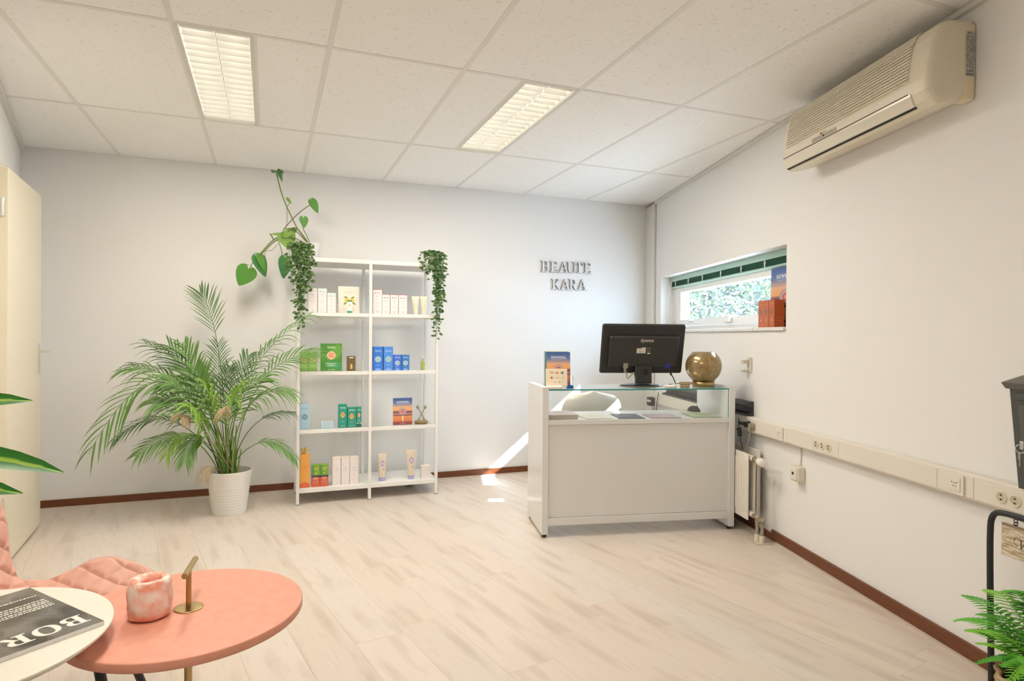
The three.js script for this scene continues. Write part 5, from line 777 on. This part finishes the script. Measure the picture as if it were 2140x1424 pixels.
  const frond = (tip, mid, wmax, mat) => {
    const path = bezier(v3(0, 0, 0), mid, tip, 22), g = [tube(path, 0.0016, 22, 5)];
    for (let i = 3; i < 22; i++) for (const s of [-1, 1]) { const q = i / 21, d = path[Math.min(21, i + 1)].clone().sub(path[i - 1]).normalize(), sd = d.clone().cross(v3(0, 1, 0)).normalize().multiplyScalar(s), L = wmax * Math.pow(Math.sin(Math.PI * Math.pow(q, 0.8) * 0.93 + 0.16), 0.8) + 0.004, e = path[i].clone().addScaledVector(sd, L).addScaledVector(d, L * 0.45).add(v3(0, -0.18 * L, 0)); g.push(blade([path[i], path[i].clone().lerp(e, 0.5).add(v3(0, 0.04 * L, 0)), e], (t) => [0.009, 0.013, 0.0008][Math.round(t * 2)], v3(0, 1, 0), 0.3)); }
    part(fern, 'frond', merge(g), mat);
  };
  const F = (px, py, lift, w, mt, offu = 0.2) => { const [, , P] = onRight(px, py, offu); const tip = P.clone().sub(fern.position); frond(tip, v3(tip.x * 0.45, Math.max(tip.y, 0) * 0.7 + lift, tip.z * 0.45), w, fm[mt]); };
  F(2015, 1245, 0.10, 0.05, 1, 0.25); F(1999, 1298, 0.14, 0.055, 0, 0.28); F(2022, 1318, 0.10, 0.05, 2, 0.3); F(2045, 1285, 0.12, 0.05, 0, 0.2); F(2060, 1234, 0.12, 0.05, 2, 0.2); F(2043, 1345, 0.06, 0.02, 2, 0.34); F(2130, 1262, 0.12, 0.05, 1, 0.2); F(2100, 1238, 0.14, 0.055, 0, 0.24);
  for (let k = 0; k < 16; k++) { const a = k / 16 * 6.2832 + 0.2, R = rr(0.10, 0.17); frond(v3(Math.cos(a) * R, rr(0.02, 0.11), Math.sin(a) * R), v3(Math.cos(a) * R * 0.4, rr(0.12, 0.17), Math.sin(a) * R * 0.4), rr(0.03, 0.045), fm[k % 3]); }
}

// ---------- plants ----------
const greens = (r, g, b, rough = 0.45) => std(lin(r, g, b), rough, { side: THREE.DoubleSide });
{ // areca palm in a white ribbed pot
  const c = v3(-0.235, 0, -4.515), pot = thing('palm_pot', 'large white ribbed plant pot holding the palm', 'plant pot', c);
  const prof = []; for (let i = 0; i <= 60; i++) { const y = 0.278 * i / 60; prof.push([0.104 + 0.034 * i / 60 + (y > 0.02 && y < 0.19 ? 0.0007 * Math.sin(y * 330) : 0), y]); }
  part(pot, 'pot_wall', lathe([[0, 0], [0.1, 0], ...prof, [0.1345, 0.28], [0.131, 0.278], [0.120, 0.15], [0.1, 0.02], [0, 0.02]], 56), std(lin(0.80, 0.78, 0.73), 0.5)); 
  part(pot, 'soil', lathe([[0, 0.232], [0.126, 0.232], [0.124, 0.22], [0, 0.22]], 30), soil);
  const palm = thing('areca_palm', 'tall areca palm with arching feathery green fronds', 'plant', v3(c.x, 0.233, c.z));
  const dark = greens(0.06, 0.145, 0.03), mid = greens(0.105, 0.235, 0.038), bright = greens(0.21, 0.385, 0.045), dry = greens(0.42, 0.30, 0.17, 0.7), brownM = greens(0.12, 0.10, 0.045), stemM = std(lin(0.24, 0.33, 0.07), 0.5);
  const frond = (tipPx, midPx, zTip, zMid, start, L, mat, droop = 0.5, width = 0.0085, spread = 1) => {
    const a0 = rr(0, 6.28), base = v3(Math.cos(a0) * rr(0.01, 0.055), -0.005, Math.sin(a0) * rr(0.01, 0.045)), tip = onZ(...tipPx, zTip).sub(palm.position), m = onZ(...midPx, zMid).sub(palm.position);
    // control point so that the curve passes through the middle pixel
    const ctl = m.clone().multiplyScalar(2).addScaledVector(base, -0.5).addScaledVector(tip, -0.5), path = bezier(base, ctl, tip, 40), g = [];
    const stem = new THREE.CatmullRomCurve3(path); const st = new THREE.TubeGeometry(stem, 36, 0.0034, 6); const sp = st.attributes.position;
    for (let i = 0; i < sp.count; i++) { const k = Math.floor(i / 7) / 36, q = stem.getPoint(k), v = v3(sp.getX(i), sp.getY(i), sp.getZ(i)).sub(q).multiplyScalar(1.25 - k * 0.95).add(q); sp.setXYZ(i, v.x, v.y, v.z); } g.push(st);
    const N = 15, roll = rr(0.35, 1.05), hint = v3(0, Math.cos(roll), Math.sin(roll));
    for (let i = 0; i < N; i++) for (const s of [-1, 1]) {
      const t = start + (1 - start) * (i + (s > 0 ? 0.4 : 0)) / N, p = stem.getPoint(t), d = stem.getTangent(t), sd = d.clone().cross(hint).normalize().multiplyScalar(s * spread);
      const q = (t - start) / (1 - start), len = L * (0.5 + 0.7 * Math.sin(Math.PI * Math.min(1, q * 0.8 + 0.18))) * rr(0.85, 1.12), dir = sd.clone().multiplyScalar(0.74 - 0.3 * q).addScaledVector(d, 0.7 + 0.3 * q).add(v3(rr(-0.06, 0.06), 0.12, rr(-0.12, 0.12))).normalize();
      const e1 = p.clone().addScaledVector(dir, len * 0.55), e2 = p.clone().addScaledVector(dir, len * 0.93).add(v3(0, -droop * len * rr(0.5, 1.25), 0));
      const pts = bezier(p, e1, e2, 7); g.push(blade(pts, (k) => width * 1.02 * [0.35, 0.85, 1, 0.95, 0.75, 0.4, 0.05][Math.round(k * 6)], hint.clone().add(v3(rr(-0.3, 0.3), rr(-0.2, 0.2), 0)), 0.45));
    }
    part(palm, 'frond', merge(g), mat);
  };
  const Z = -4.5;
  // [tip pixel, a pixel on the way, depth of tip, depth of middle, start of leaflets, leaflet length, colour, droop]
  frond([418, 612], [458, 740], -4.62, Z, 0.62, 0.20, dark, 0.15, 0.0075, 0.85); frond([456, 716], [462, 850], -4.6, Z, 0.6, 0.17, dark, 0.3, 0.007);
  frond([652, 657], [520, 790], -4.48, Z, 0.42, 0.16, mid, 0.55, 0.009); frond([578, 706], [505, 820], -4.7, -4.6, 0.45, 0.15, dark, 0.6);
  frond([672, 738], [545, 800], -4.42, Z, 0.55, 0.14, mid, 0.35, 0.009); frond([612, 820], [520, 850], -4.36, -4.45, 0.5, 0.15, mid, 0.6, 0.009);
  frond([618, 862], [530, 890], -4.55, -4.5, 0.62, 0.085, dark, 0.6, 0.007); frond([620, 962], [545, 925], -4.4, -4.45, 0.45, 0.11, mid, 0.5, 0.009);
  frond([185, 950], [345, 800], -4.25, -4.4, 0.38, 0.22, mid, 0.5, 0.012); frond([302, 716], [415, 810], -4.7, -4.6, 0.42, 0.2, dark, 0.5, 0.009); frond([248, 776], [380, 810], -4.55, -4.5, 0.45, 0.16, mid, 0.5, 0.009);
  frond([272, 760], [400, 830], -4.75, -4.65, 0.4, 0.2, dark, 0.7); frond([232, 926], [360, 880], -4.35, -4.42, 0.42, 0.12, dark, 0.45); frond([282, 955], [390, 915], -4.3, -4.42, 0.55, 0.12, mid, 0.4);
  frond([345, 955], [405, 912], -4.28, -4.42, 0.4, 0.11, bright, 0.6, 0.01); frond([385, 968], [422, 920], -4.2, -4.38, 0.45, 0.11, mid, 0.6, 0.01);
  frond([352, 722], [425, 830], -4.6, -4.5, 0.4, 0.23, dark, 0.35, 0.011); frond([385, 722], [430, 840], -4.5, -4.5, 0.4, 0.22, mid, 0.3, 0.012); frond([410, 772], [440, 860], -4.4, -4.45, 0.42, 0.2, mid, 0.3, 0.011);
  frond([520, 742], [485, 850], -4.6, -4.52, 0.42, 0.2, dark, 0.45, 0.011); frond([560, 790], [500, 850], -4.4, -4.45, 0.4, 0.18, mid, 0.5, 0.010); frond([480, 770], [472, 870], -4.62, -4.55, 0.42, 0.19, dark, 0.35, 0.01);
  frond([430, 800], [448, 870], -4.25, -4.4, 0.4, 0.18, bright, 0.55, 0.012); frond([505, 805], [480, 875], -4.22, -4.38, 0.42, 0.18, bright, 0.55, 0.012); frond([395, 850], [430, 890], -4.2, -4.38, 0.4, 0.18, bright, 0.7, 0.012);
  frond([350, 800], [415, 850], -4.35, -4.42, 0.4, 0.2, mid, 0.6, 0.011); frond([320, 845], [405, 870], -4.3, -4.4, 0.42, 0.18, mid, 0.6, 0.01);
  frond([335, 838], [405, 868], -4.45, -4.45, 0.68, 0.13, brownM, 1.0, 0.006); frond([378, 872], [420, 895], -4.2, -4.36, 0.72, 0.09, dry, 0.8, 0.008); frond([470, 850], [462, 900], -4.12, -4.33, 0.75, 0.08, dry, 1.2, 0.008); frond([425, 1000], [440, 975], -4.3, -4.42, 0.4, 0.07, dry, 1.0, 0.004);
  const canes = []; for (let k = 0; k < 13; k++) { const a = k * 2.4, r0 = 0.012 + 0.004 * k; canes.push(rod(v3(Math.cos(a) * r0, -0.01, Math.sin(a) * r0 * 0.8), v3(Math.cos(a) * r0 * 1.7, rr(0.16, 0.34), Math.sin(a) * r0 * 1.5), rr(0.006, 0.011), 0.004, 8)); }
  canes.forEach((g) => part(palm, 'cane', g, stemM));
}
{ // climbing plant with heart-shaped leaves in a white pot on the shelf unit
  const z0 = -4.76, b = onZ(640, 540, z0), top = SHELF.top, pot = thing('white_pot', 'white pot on top of the shelf unit behind trailing leaves', 'plant pot', v3(0.288, top + 0.0004, z0));
  part(pot, 'pot_wall', lathe([[0, 0], [0.048, 0], [0.062, 0.118], [0.064, 0.122], [0.060, 0.122], [0.046, 0.01], [0, 0.01]], 36), std(lin(0.82, 0.81, 0.80), 0.4)); part(pot, 'soil', lathe([[0, 0.108], [0.057, 0.108], [0.054, 0.1], [0, 0.1]], 24), soil);
  const t = thing('climbing_plant', 'climbing plant with heart-shaped leaves on long bare stalks', 'plant', v3(0.288, top + 0.108, z0)), P = (x, y, z = z0) => onZ(470 + x / 5.086, 340 + y / 5.086, z).sub(t.position);
  const L1 = greens(0.10, 0.30, 0.04), L2 = greens(0.06, 0.22, 0.05), L3 = greens(0.20, 0.36, 0.05), st = std(lin(0.17, 0.24, 0.06), 0.5), st2 = std(lin(0.16, 0.14, 0.07), 0.6);
  const stalk = (pts, r, m = st) => part(t, 'stalk', tube(pts, r, 28, 7), m), up = v3(0, 1, 0), face = v3(0.36, 0.1, 0.93), root = v3(0, -0.01, 0);
  stalk([root, P(790, 730), P(700, 560), P(610, 350), P(548, 115, -4.7)], 0.0042, st); stalk([root, P(700, 700), P(610, 740), P(740, 580), P(860, 480), P(925, 438)], 0.0032, st2); stalk([root, P(870, 780), P(840, 720), P(825, 680)], 0.003);
  stalk([root, P(740, 690), P(640, 760), P(520, 820), P(360, 985)], 0.0046); stalk([root, P(700, 790), P(560, 820), P(430, 930), P(370, 995)], 0.004); stalk([P(560, 810), P(600, 930), P(615, 1020)], 0.003); stalk([root, P(660, 760), P(662, 600), P(662, 470), P(690, 430)], 0.0018, st2); stalk([P(520, 820), P(480, 760), P(475, 765)], 0.005); stalk([P(565, 860), P(500, 930), P(440, 940), P(425, 980), P(435, 1025)], 0.0018, st2); stalk([P(365, 985), P(300, 1060), P(258, 1130)], 0.003);
  const leaf = (b0, tp, w, m, across = v3(1, 0, 0), droop = 0.1, lobe = 0.2, cup = 0.2) => part(t, 'leaf', heartLeaf(b0, tp, across, w, droop, lobe, cup), m);
  const acr = (a, b2) => b2.clone().sub(a).cross(face).normalize();
  const auto = (a, b2, w, m, d = 0.1, lobe = 0.2, cup = 0.2) => leaf(a, b2, w, m, acr(a, b2), d, lobe, cup);
  auto(P(248, 1130), P(150, 1310), 0.142, L1, 0.05, 0.22); auto(P(330, 985), P(445, 1210), 0.10, L2, 0.15, 0.1, 0.5); auto(P(350, 975), P(438, 1165), 0.05, L1, 0.1, 0.05, 0.5); auto(P(640, 1010), P(632, 1235), 0.098, L2, 0.12, 0.14); auto(P(835, 590), P(845, 695), 0.068, L1, 0.05, 0.25); auto(P(915, 395), P(1000, 530), 0.07, L1, 0.2, 0.12);
  auto(P(640, 745), P(690, 920), 0.135, L3, 0.05, 0.1); auto(P(700, 770), P(650, 700), 0.12, L3, -0.1, 0.15); auto(P(655, 375), P(712, 438), 0.024, L3, 0.1, 0.05); leaf(P(560, 95, -4.7), P(655, 195, -4.66), 0.07, L2, v3(0.4, 0.1, 0.9), 0.35, 0.1); leaf(P(545, 100, -4.7), P(490, 85, -4.68), 0.06, L2, v3(0.2, 0.05, 1), 0.2, 0.1); leaf(P(560, 95, -4.7), P(620, 110, -4.72), 0.075, L2, v3(0.1, 0.1, 1), 0.1, 0.1); auto(P(600, 760), P(480, 762), 0.02, L3, 0, 0.05);
}
{ // two artificial trailing plants, one at each end of the shelf unit's top
  const leafM = [greens(0.06, 0.135, 0.03, 0.5), greens(0.09, 0.18, 0.035, 0.5), greens(0.05, 0.115, 0.03, 0.5)], wire = std(lin(0.05, 0.07, 0.025), 0.6), cream = std(lin(0.70, 0.66, 0.56), 0.6);
  const trail = (lab, potLab, cx, strands, y0 = SHELF.top) => {
    const z = -4.565, pot = thing('small_pot', potLab, 'plant pot', v3(cx, y0 + 0.0004, z));
    part(pot, 'pot_wall', lathe([[0, 0], [0.026, 0], [0.035, 0.06], [0.032, 0.06], [0.024, 0.006], [0, 0.006]], 24), cream); part(pot, 'moss', lathe([[0, 0.056], [0.0325, 0.05], [0.03, 0.045], [0, 0.045]], 20), std(lin(0.08, 0.12, 0.03), 0.9));
    const t = thing('trailing_plant', lab, 'plant', v3(cx, y0 + 0.055, z));
    const addLeaf = (g, p, d, L) => { const e = p.clone().addScaledVector(d, L); g.push(blade([p, p.clone().lerp(e, 0.33), p.clone().lerp(e, 0.66), e], (q) => L * 0.56 * [0.12, 1, 0.85, 0.04][Math.round(q * 3)], v3(rr(-0.5, 0.5), rr(-0.3, 0.3), 1).normalize(), 0.3)); };
    strands.forEach(([x, len, zz], n) => {
      const fl = x < 0 ? -1 : 1, side = v3(x, 0.012 + rr(0, 0.015), zz), path = [v3(0, 0, 0), v3(x * 0.6, 0.03, zz * 0.6), side, v3(x * 1.08, -0.06, zz * 1.15)]; for (let y = -0.12; y > -len; y -= 0.06) path.push(v3(x * 1.08 + rr(-0.012, 0.012), y, zz * 1.15 + rr(-0.006, 0.006)));
      const curve = new THREE.CatmullRomCurve3(path), total = curve.getLength(), g = [[], []]; const st = tube(path, 0.0012, 60, 5);
      for (let s = 0.03; s < total; s += 0.0175) { const p = curve.getPointAt(clamp(s / total)), tw = rr(0, 6.28); for (let q = 0; q < 2; q++) { const a = tw + q * 2.4, off = v3(Math.cos(a) * rr(0.004, 0.02), rr(-0.012, 0.006), Math.abs(Math.sin(a)) * 0.012); addLeaf(g[q], p.clone().add(off), v3(Math.cos(a), rr(-0.9, 0.25), Math.sin(a) * 0.6).normalize(), rr(0.022, 0.034)); } }
      const vine = part(t, 'vine', merge([st, ...g[0]]), leafM[n % 3]); part(vine, 'leaves', merge(g[1]), leafM[(n + 1) % 3]);
    });
    const crown = []; for (let k = 0; k < 70; k++) { const a = rr(0, 6.28), r = rr(0.005, 0.06); addLeaf(crown, v3(Math.cos(a) * r, rr(0, 0.035), Math.sin(a) * r * 0.7), v3(Math.cos(a), rr(-0.4, 0.6), Math.sin(a)).normalize(), rr(0.018, 0.03)); } part(t, 'crown', merge(crown), leafM[0]);
  };
  trail('dark green trailing plant hanging beneath the climbing plant', 'small cream pot under the left trailing plant', 0.192, [[-0.055, 0.20, 0.02], [-0.04, 0.30, 0.045], [-0.018, 0.42, 0.05], [0.0, 0.54, 0.05], [0.008, 0.60, 0.052], [0.03, 0.45, 0.048], [0.046, 0.34, 0.045], [0.062, 0.26, 0.03], [0.075, 0.16, 0.02], [0.02, 0.30, 0.055], [-0.02, 0.18, 0.055]]);
  trail('dark green trailing plant hanging at the shelf corner by wall letters', 'small cream pot under the right trailing plant', 1.135, [[-0.075, 0.18, 0.02], [-0.055, 0.13, 0.04], [-0.02, 0.20, 0.05], [0.012, 0.52, 0.045], [0.026, 0.62, 0.044], [0.04, 0.50, 0.04], [0.055, 0.38, 0.03], [0.066, 0.24, 0.02], [0.034, 0.32, 0.05], [0.0, 0.16, 0.055]]);
}
{ // broad striped leaves of a floor plant at the left
  const c = v3(-0.93, 0, -1.22), pot = thing('floor_plant_pot', 'grey floor pot of the striped leaf plant', 'plant pot', c); part(pot, 'pot_wall', lathe([[0, 0], [0.11, 0], [0.14, 0.26], [0.132, 0.26], [0.105, 0.02], [0, 0.02]], 32), std(lin(0.4, 0.4, 0.4), 0.6)); part(pot, 'soil', lathe([[0, 0.24], [0.128, 0.24], [0.12, 0.22], [0, 0.22]], 24), soil);
  const t = thing('striped_leaf_plant', 'leafy plant with broad yellow-striped green leaves', 'plant', v3(c.x, 0.24, c.z)); part(t, 'stem', rod(v3(0, -0.01, 0), v3(0.03, 0.62, -0.03), 0.02, 0.014, 12), std(lin(0.25, 0.2, 0.12), 0.8));
  const stripe = dataTexture(64, 256, (x, y) => { const d = Math.abs(x / 64 - 0.5 + 0.02 * n2(y / 30, 3)), k = 8 * n2(x / 2.2, y / 90), m = clamp((0.13 - d) / 0.05); return [40 + 100 * m + k, 110 + 62 * m + k, 30 + 20 * m]; });
  const lm = std(0xffffff, 0.35, { map: stripe, side: THREE.DoubleSide }), crown = v3(0.03, 0.60, -0.03);
  const leafTo = (tip, lift, w) => part(t, 'leaf', blade(bezier(crown, crown.clone().lerp(tip, 0.5).add(v3(0, lift, 0)), tip, 18), (q) => w * Math.pow(Math.sin(Math.PI * Math.pow(clamp(q, 0.02, 1), 0.85)), 0.7) * (1 + 0.06 * Math.sin(q * 22)) + 0.002, v3(0.25, 0.4, 0.88).normalize(), 0.3), lm);
  const tp = (px, py, z) => onZ(px, py, z).sub(t.position);
  leafTo(tp(68, 838, -1.32), 0.14, 0.055); leafTo(tp(133, 988, -1.30), 0.17, 0.066); leafTo(tp(48, 1032, -1.22), 0.12, 0.062);
  for (let k = 0; k < 9; k++) { const a = 1.4 + k * 0.5, R = rr(0.3, 0.42); leafTo(v3(Math.cos(a) * R - 0.12, 0.62 + rr(-0.1, 0.35), Math.sin(a) * R), 0.22, 0.06); }
}
// ---------- seating corner in the foreground ----------
{ // pink round side table with a brass handle
  const c = v3(-0.178, 0, -1.703), R = 0.263, Y = 0.5, t = thing('pink_side_table', 'round salmon pink side table with brass handle', 'side table', c);
  const speck = dataTexture(256, 256, (x, y) => { const k = 5 * n2(x / 1.7, y / 1.7) + 4 * n2(x / 30, y / 30); return [224 + k, 156 + k, 133 + k]; }); speck.repeat.set(3, 3);
  part(t, 'table_top', lathe([[0, Y - 0.022], [R - 0.003, Y - 0.022], [R, Y - 0.018], [R, Y - 0.003], [R - 0.003, Y], [0, Y]], 96), std(0xffffff, 0.5, { map: speck }));
  part(t, 'brass_flange', lathe([[0, Y + 0.0002], [0.033, Y + 0.0002], [0.033, Y + 0.002], [0.03, Y + 0.0032], [0, Y + 0.0034]], 40), brass);
  part(t, 'column', cyl(0.009, 0.009, Y - 0.022 - 0.012, 0, 0.012, 0, 18), brass); part(t, 'base_plate', lathe([[0, 0], [0.16, 0], [0.16, 0.01], [0.157, 0.012], [0, 0.012]], 56), brass);
  const h = Y + 0.003; part(t, 'handle', merge([cyl(0.0062, 0.0062, 0.088, 0, h, 0, 16), new THREE.CylinderGeometry(0.0068, 0.0068, 0.125, 16).rotateX(Math.PI / 2).rotateY(-0.09).translate(0.002, h + 0.092, -0.012)]), brass);
}
{ // white round table overlapping it
  const c = v3(-0.585, 0, -1.555), R = 0.276, Y = 0.553, t = thing('white_side_table', 'round white side table with splayed dark legs', 'side table', c);
  part(t, 'table_top', lathe([[0, Y - 0.016], [R - 0.012, Y - 0.016], [R - 0.002, Y - 0.008], [R, Y - 0.003], [R - 0.003, Y], [0, Y]], 96), std(lin(0.82, 0.78, 0.68), 0.35));
  for (const a of [0.35, 2.45, 4.5]) part(t, 'leg', rod(v3(Math.cos(a) * 0.12, Y - 0.016, Math.sin(a) * 0.12), v3(Math.cos(a) * 0.25, 0, Math.sin(a) * 0.25), 0.011, 0.013, 14), darkMetal);
  // magazine, upside down for the viewer
  const my = Y + 0.0004, p1 = onY(62, 1229, my + 0.008), p2 = onY(219, 1299, my + 0.008), dir = p2.clone().sub(p1).setY(0).normalize(), L = p1.distanceTo(p2) * 0.99, side = v3(-dir.z, 0, dir.x), Wm = 0.235;   // dir: towards the heading edge; side: leftwards along it
  const cover = std(0xffffff, 0.22, { map: canvasTexture(512, 700, (g, w, h) => {
    g.fillStyle = '#6e6a63'; g.fillRect(0, 0, w, h); for (let k = 0; k < 260; k++) { const x = (k * 83) % w, y = (k * 131) % h, q = n2(x / 150, y / 170); g.fillStyle = q > 0 ? `rgba(136,132,122,${0.16 * q})` : `rgba(40,38,35,${-0.3 * q})`; g.beginPath(); g.ellipse(x, y, 70, 46, q * 3, 0, 7); g.fill(); }
    g.fillStyle = '#f1ede4'; g.font = 'bold 150px serif'; g.fillText('BOR', 22, 165); let q = 3; const r = () => { q = (q * 16807) % 2147483647; return q / 2147483647; };
    for (const [y, L0] of [[380, 0.55], [402, 0.7], [430, 0.5], [452, 0.66], [478, 0.45], [560, 0.36]]) { let x = 30; while (x < w * L0) { const d = 6 + r() * 16; g.fillRect(x, y, d, 11); x += d + 4; } }
  }) });
  const pg = std(lin(0.78, 0.76, 0.74), 0.6), mag = new THREE.BoxGeometry(Wm, 0.0085, L), centre = p1.clone().lerp(p2, 0.5).addScaledVector(side, side.dot(v3(-1, 0, 0)) > 0 ? Wm / 2 : -Wm / 2).setY(my + 0.0045);
  // local +z must point away from the heading edge so that the cover reads from the far side
  const turn = Math.atan2(-dir.x, -dir.z); const m = single('magazine', mag, [pg, pg, cover, pg, pg, pg], 'glossy dark grey magazine lying on the white round table', 'magazine', centre, turn);
}
{ // rock salt tea-light holder
  const c = v3(-0.258, 0.5005, -1.682), noise = (x, y, z) => 0.0026 * n3(x * 22, y * 22, z * 22) + 0.0006 * n3(x * 70, y * 70, z * 70);
  const prof = [[0, 0], [0.034, 0], [0.043, 0.006], [0.0475, 0.03], [0.047, 0.06], [0.0445, 0.082], [0.041, 0.090], [0.035, 0.093], [0.027, 0.090], [0.0235, 0.082], [0.0225, 0.064], [0, 0.060]], dense = []; for (let i = 0; i + 1 < prof.length; i++) for (let k = 0; k < 4; k++) dense.push([prof[i][0] + (prof[i + 1][0] - prof[i][0]) * k / 4, prof[i][1] + (prof[i + 1][1] - prof[i][1]) * k / 4]); dense.push(prof[prof.length - 1]);
  const g = lathe(dense, 64), p = g.attributes.position, col = [];
  for (let i = 0; i < p.count; i++) { const x = p.getX(i), y = p.getY(i), z = p.getZ(i), r = Math.hypot(x, z); if (y > 0.001) { const k = 1 + (r > 0.001 ? noise(x, y, z) / r : 0); p.setXYZ(i, x * k, y + noise(z, x, y) * 0.5, z * k); } const a = n3(x * 22 + 3, y * 22, z * 22), b = n3(x * 60, y * 60, z * 60 + 7), w = clamp(0.42 + 1.1 * a + 0.5 * b); col.push(0.93, 0.36 + 0.40 * w, 0.25 + 0.42 * w); }
  g.setAttribute('color', new THREE.Float32BufferAttribute(col, 3)); g.computeVertexNormals();
  single('salt_candle_holder', g, std(0xffffff, 0.38, { vertexColors: true }), 'pink rock salt tea light holder on the pink table', 'candle holder', c);
}
{ // pink quilted shell chair
  const t = thing('quilted_chair', 'pink velvet quilted shell chair beside the round tables', 'chair', v3(-0.55, 0, -2.07), 0), velvet = phys(lin(0.72, 0.41, 0.32), 0.75, { sheen: 0.6, sheenColor: lin(1, 0.72, 0.62), sheenRoughness: 0.4 });
  // profile in x (forward) and y; v across
  const spine = new THREE.CatmullRomCurve3([[0.215, 0.365], [0.20, 0.388], [0.11, 0.385], [0.0, 0.375], [-0.10, 0.38], [-0.165, 0.41], [-0.20, 0.48], [-0.225, 0.58], [-0.252, 0.70], [-0.268, 0.78]].map(([x, y]) => v3(x, y, 0))), nu = 170, nv = 120, len = spine.getLength();
  const surf = (s, v, thick) => {
    const p = spine.getPointAt(s), d = spine.getTangentAt(s), n = v3(d.y, -d.x, 0); if (n.y < 0 && s < 0.5) n.negate(); if (s >= 0.5 && n.x < 0) n.negate();
    const seat = clamp((0.62 - s) / 0.2), half = 0.225 * Math.pow(Math.max(0.001, 1 - Math.pow(Math.abs(s - 0.5) * 2, 8)), 0.5) * (0.93 + 0.07 * seat), e = Math.abs(v), curl = Math.pow(e, 2.6);
    const wing = curl * (0.012 + 0.058 * Math.exp(-Math.pow((s - 0.2) / 0.15, 2)) + 0.03 * clamp((s - 0.5) * 4));
    const a = s * len, b = v * half, c = 0.088, q1 = ((a + b) / c % 1 + 1) % 1, q2 = ((a - b) / c % 1 + 1) % 1, dl = Math.min(Math.min(q1, 1 - q1), Math.min(q2, 1 - q2)), quilt = 0.015 * (1 - Math.exp(-dl * 12)) * clamp((1 - e) * 9) * clamp(s * 18) * clamp((1 - s) * 18);
    return v3(p.x, p.y, v * half).addScaledVector(n, wing + thick * (1 - 0.3 * e * e) + (thick > 0 ? quilt : -quilt * 0.3));
  };
  const pos = [], idx = []; const row = nv + 1, layer = row * (nu + 1);
  for (const th of [0.022, -0.022]) for (let i = 0; i <= nu; i++) for (let k = 0; k <= nv; k++) { const p = surf(i / nu, k / nv * 2 - 1, th); pos.push(p.x, p.y, p.z); }
  for (let i = 0; i < nu; i++) for (let k = 0; k < nv; k++) { const a = i * row + k, b = a + row; idx.push(a, a + 1, b, a + 1, b + 1, b); const c = a + layer, d = b + layer; idx.push(c, d, c + 1, c + 1, d, d + 1); }
  for (let i = 0; i < nu; i++) for (const k of [0, nv]) { const a = i * row + k, b = a + row; if (k) idx.push(a, a + layer, b, b, a + layer, b + layer); else idx.push(a, b, a + layer, b, b + layer, a + layer); }
  for (let k = 0; k < nv; k++) for (const i of [0, nu]) { const a = i * row + k, b = a + 1; if (i) idx.push(a, b, a + layer, b, b + layer, a + layer); else idx.push(a, a + layer, b, b, a + layer, b + layer); }
  const g = new THREE.BufferGeometry(); g.setAttribute('position', new THREE.Float32BufferAttribute(pos, 3)); g.setIndex(idx); g.computeVertexNormals(); velvet.side = THREE.DoubleSide; part(t, 'quilted_shell', g, velvet);
  part(t, 'under_frame', box(0.24, 0.02, 0.24, 0.02, 0.335, 0), darkMetal);
  for (const [x, z] of [[1, 1], [1, -1], [-1, 1], [-1, -1]]) part(t, 'leg', rod(v3(0.02 + x * 0.1, 0.33, z * 0.1), v3(x * 0.2, 0, z * 0.21), 0.014, 0.011, 12), darkMetal);
}
renderer.render(scene, camera);
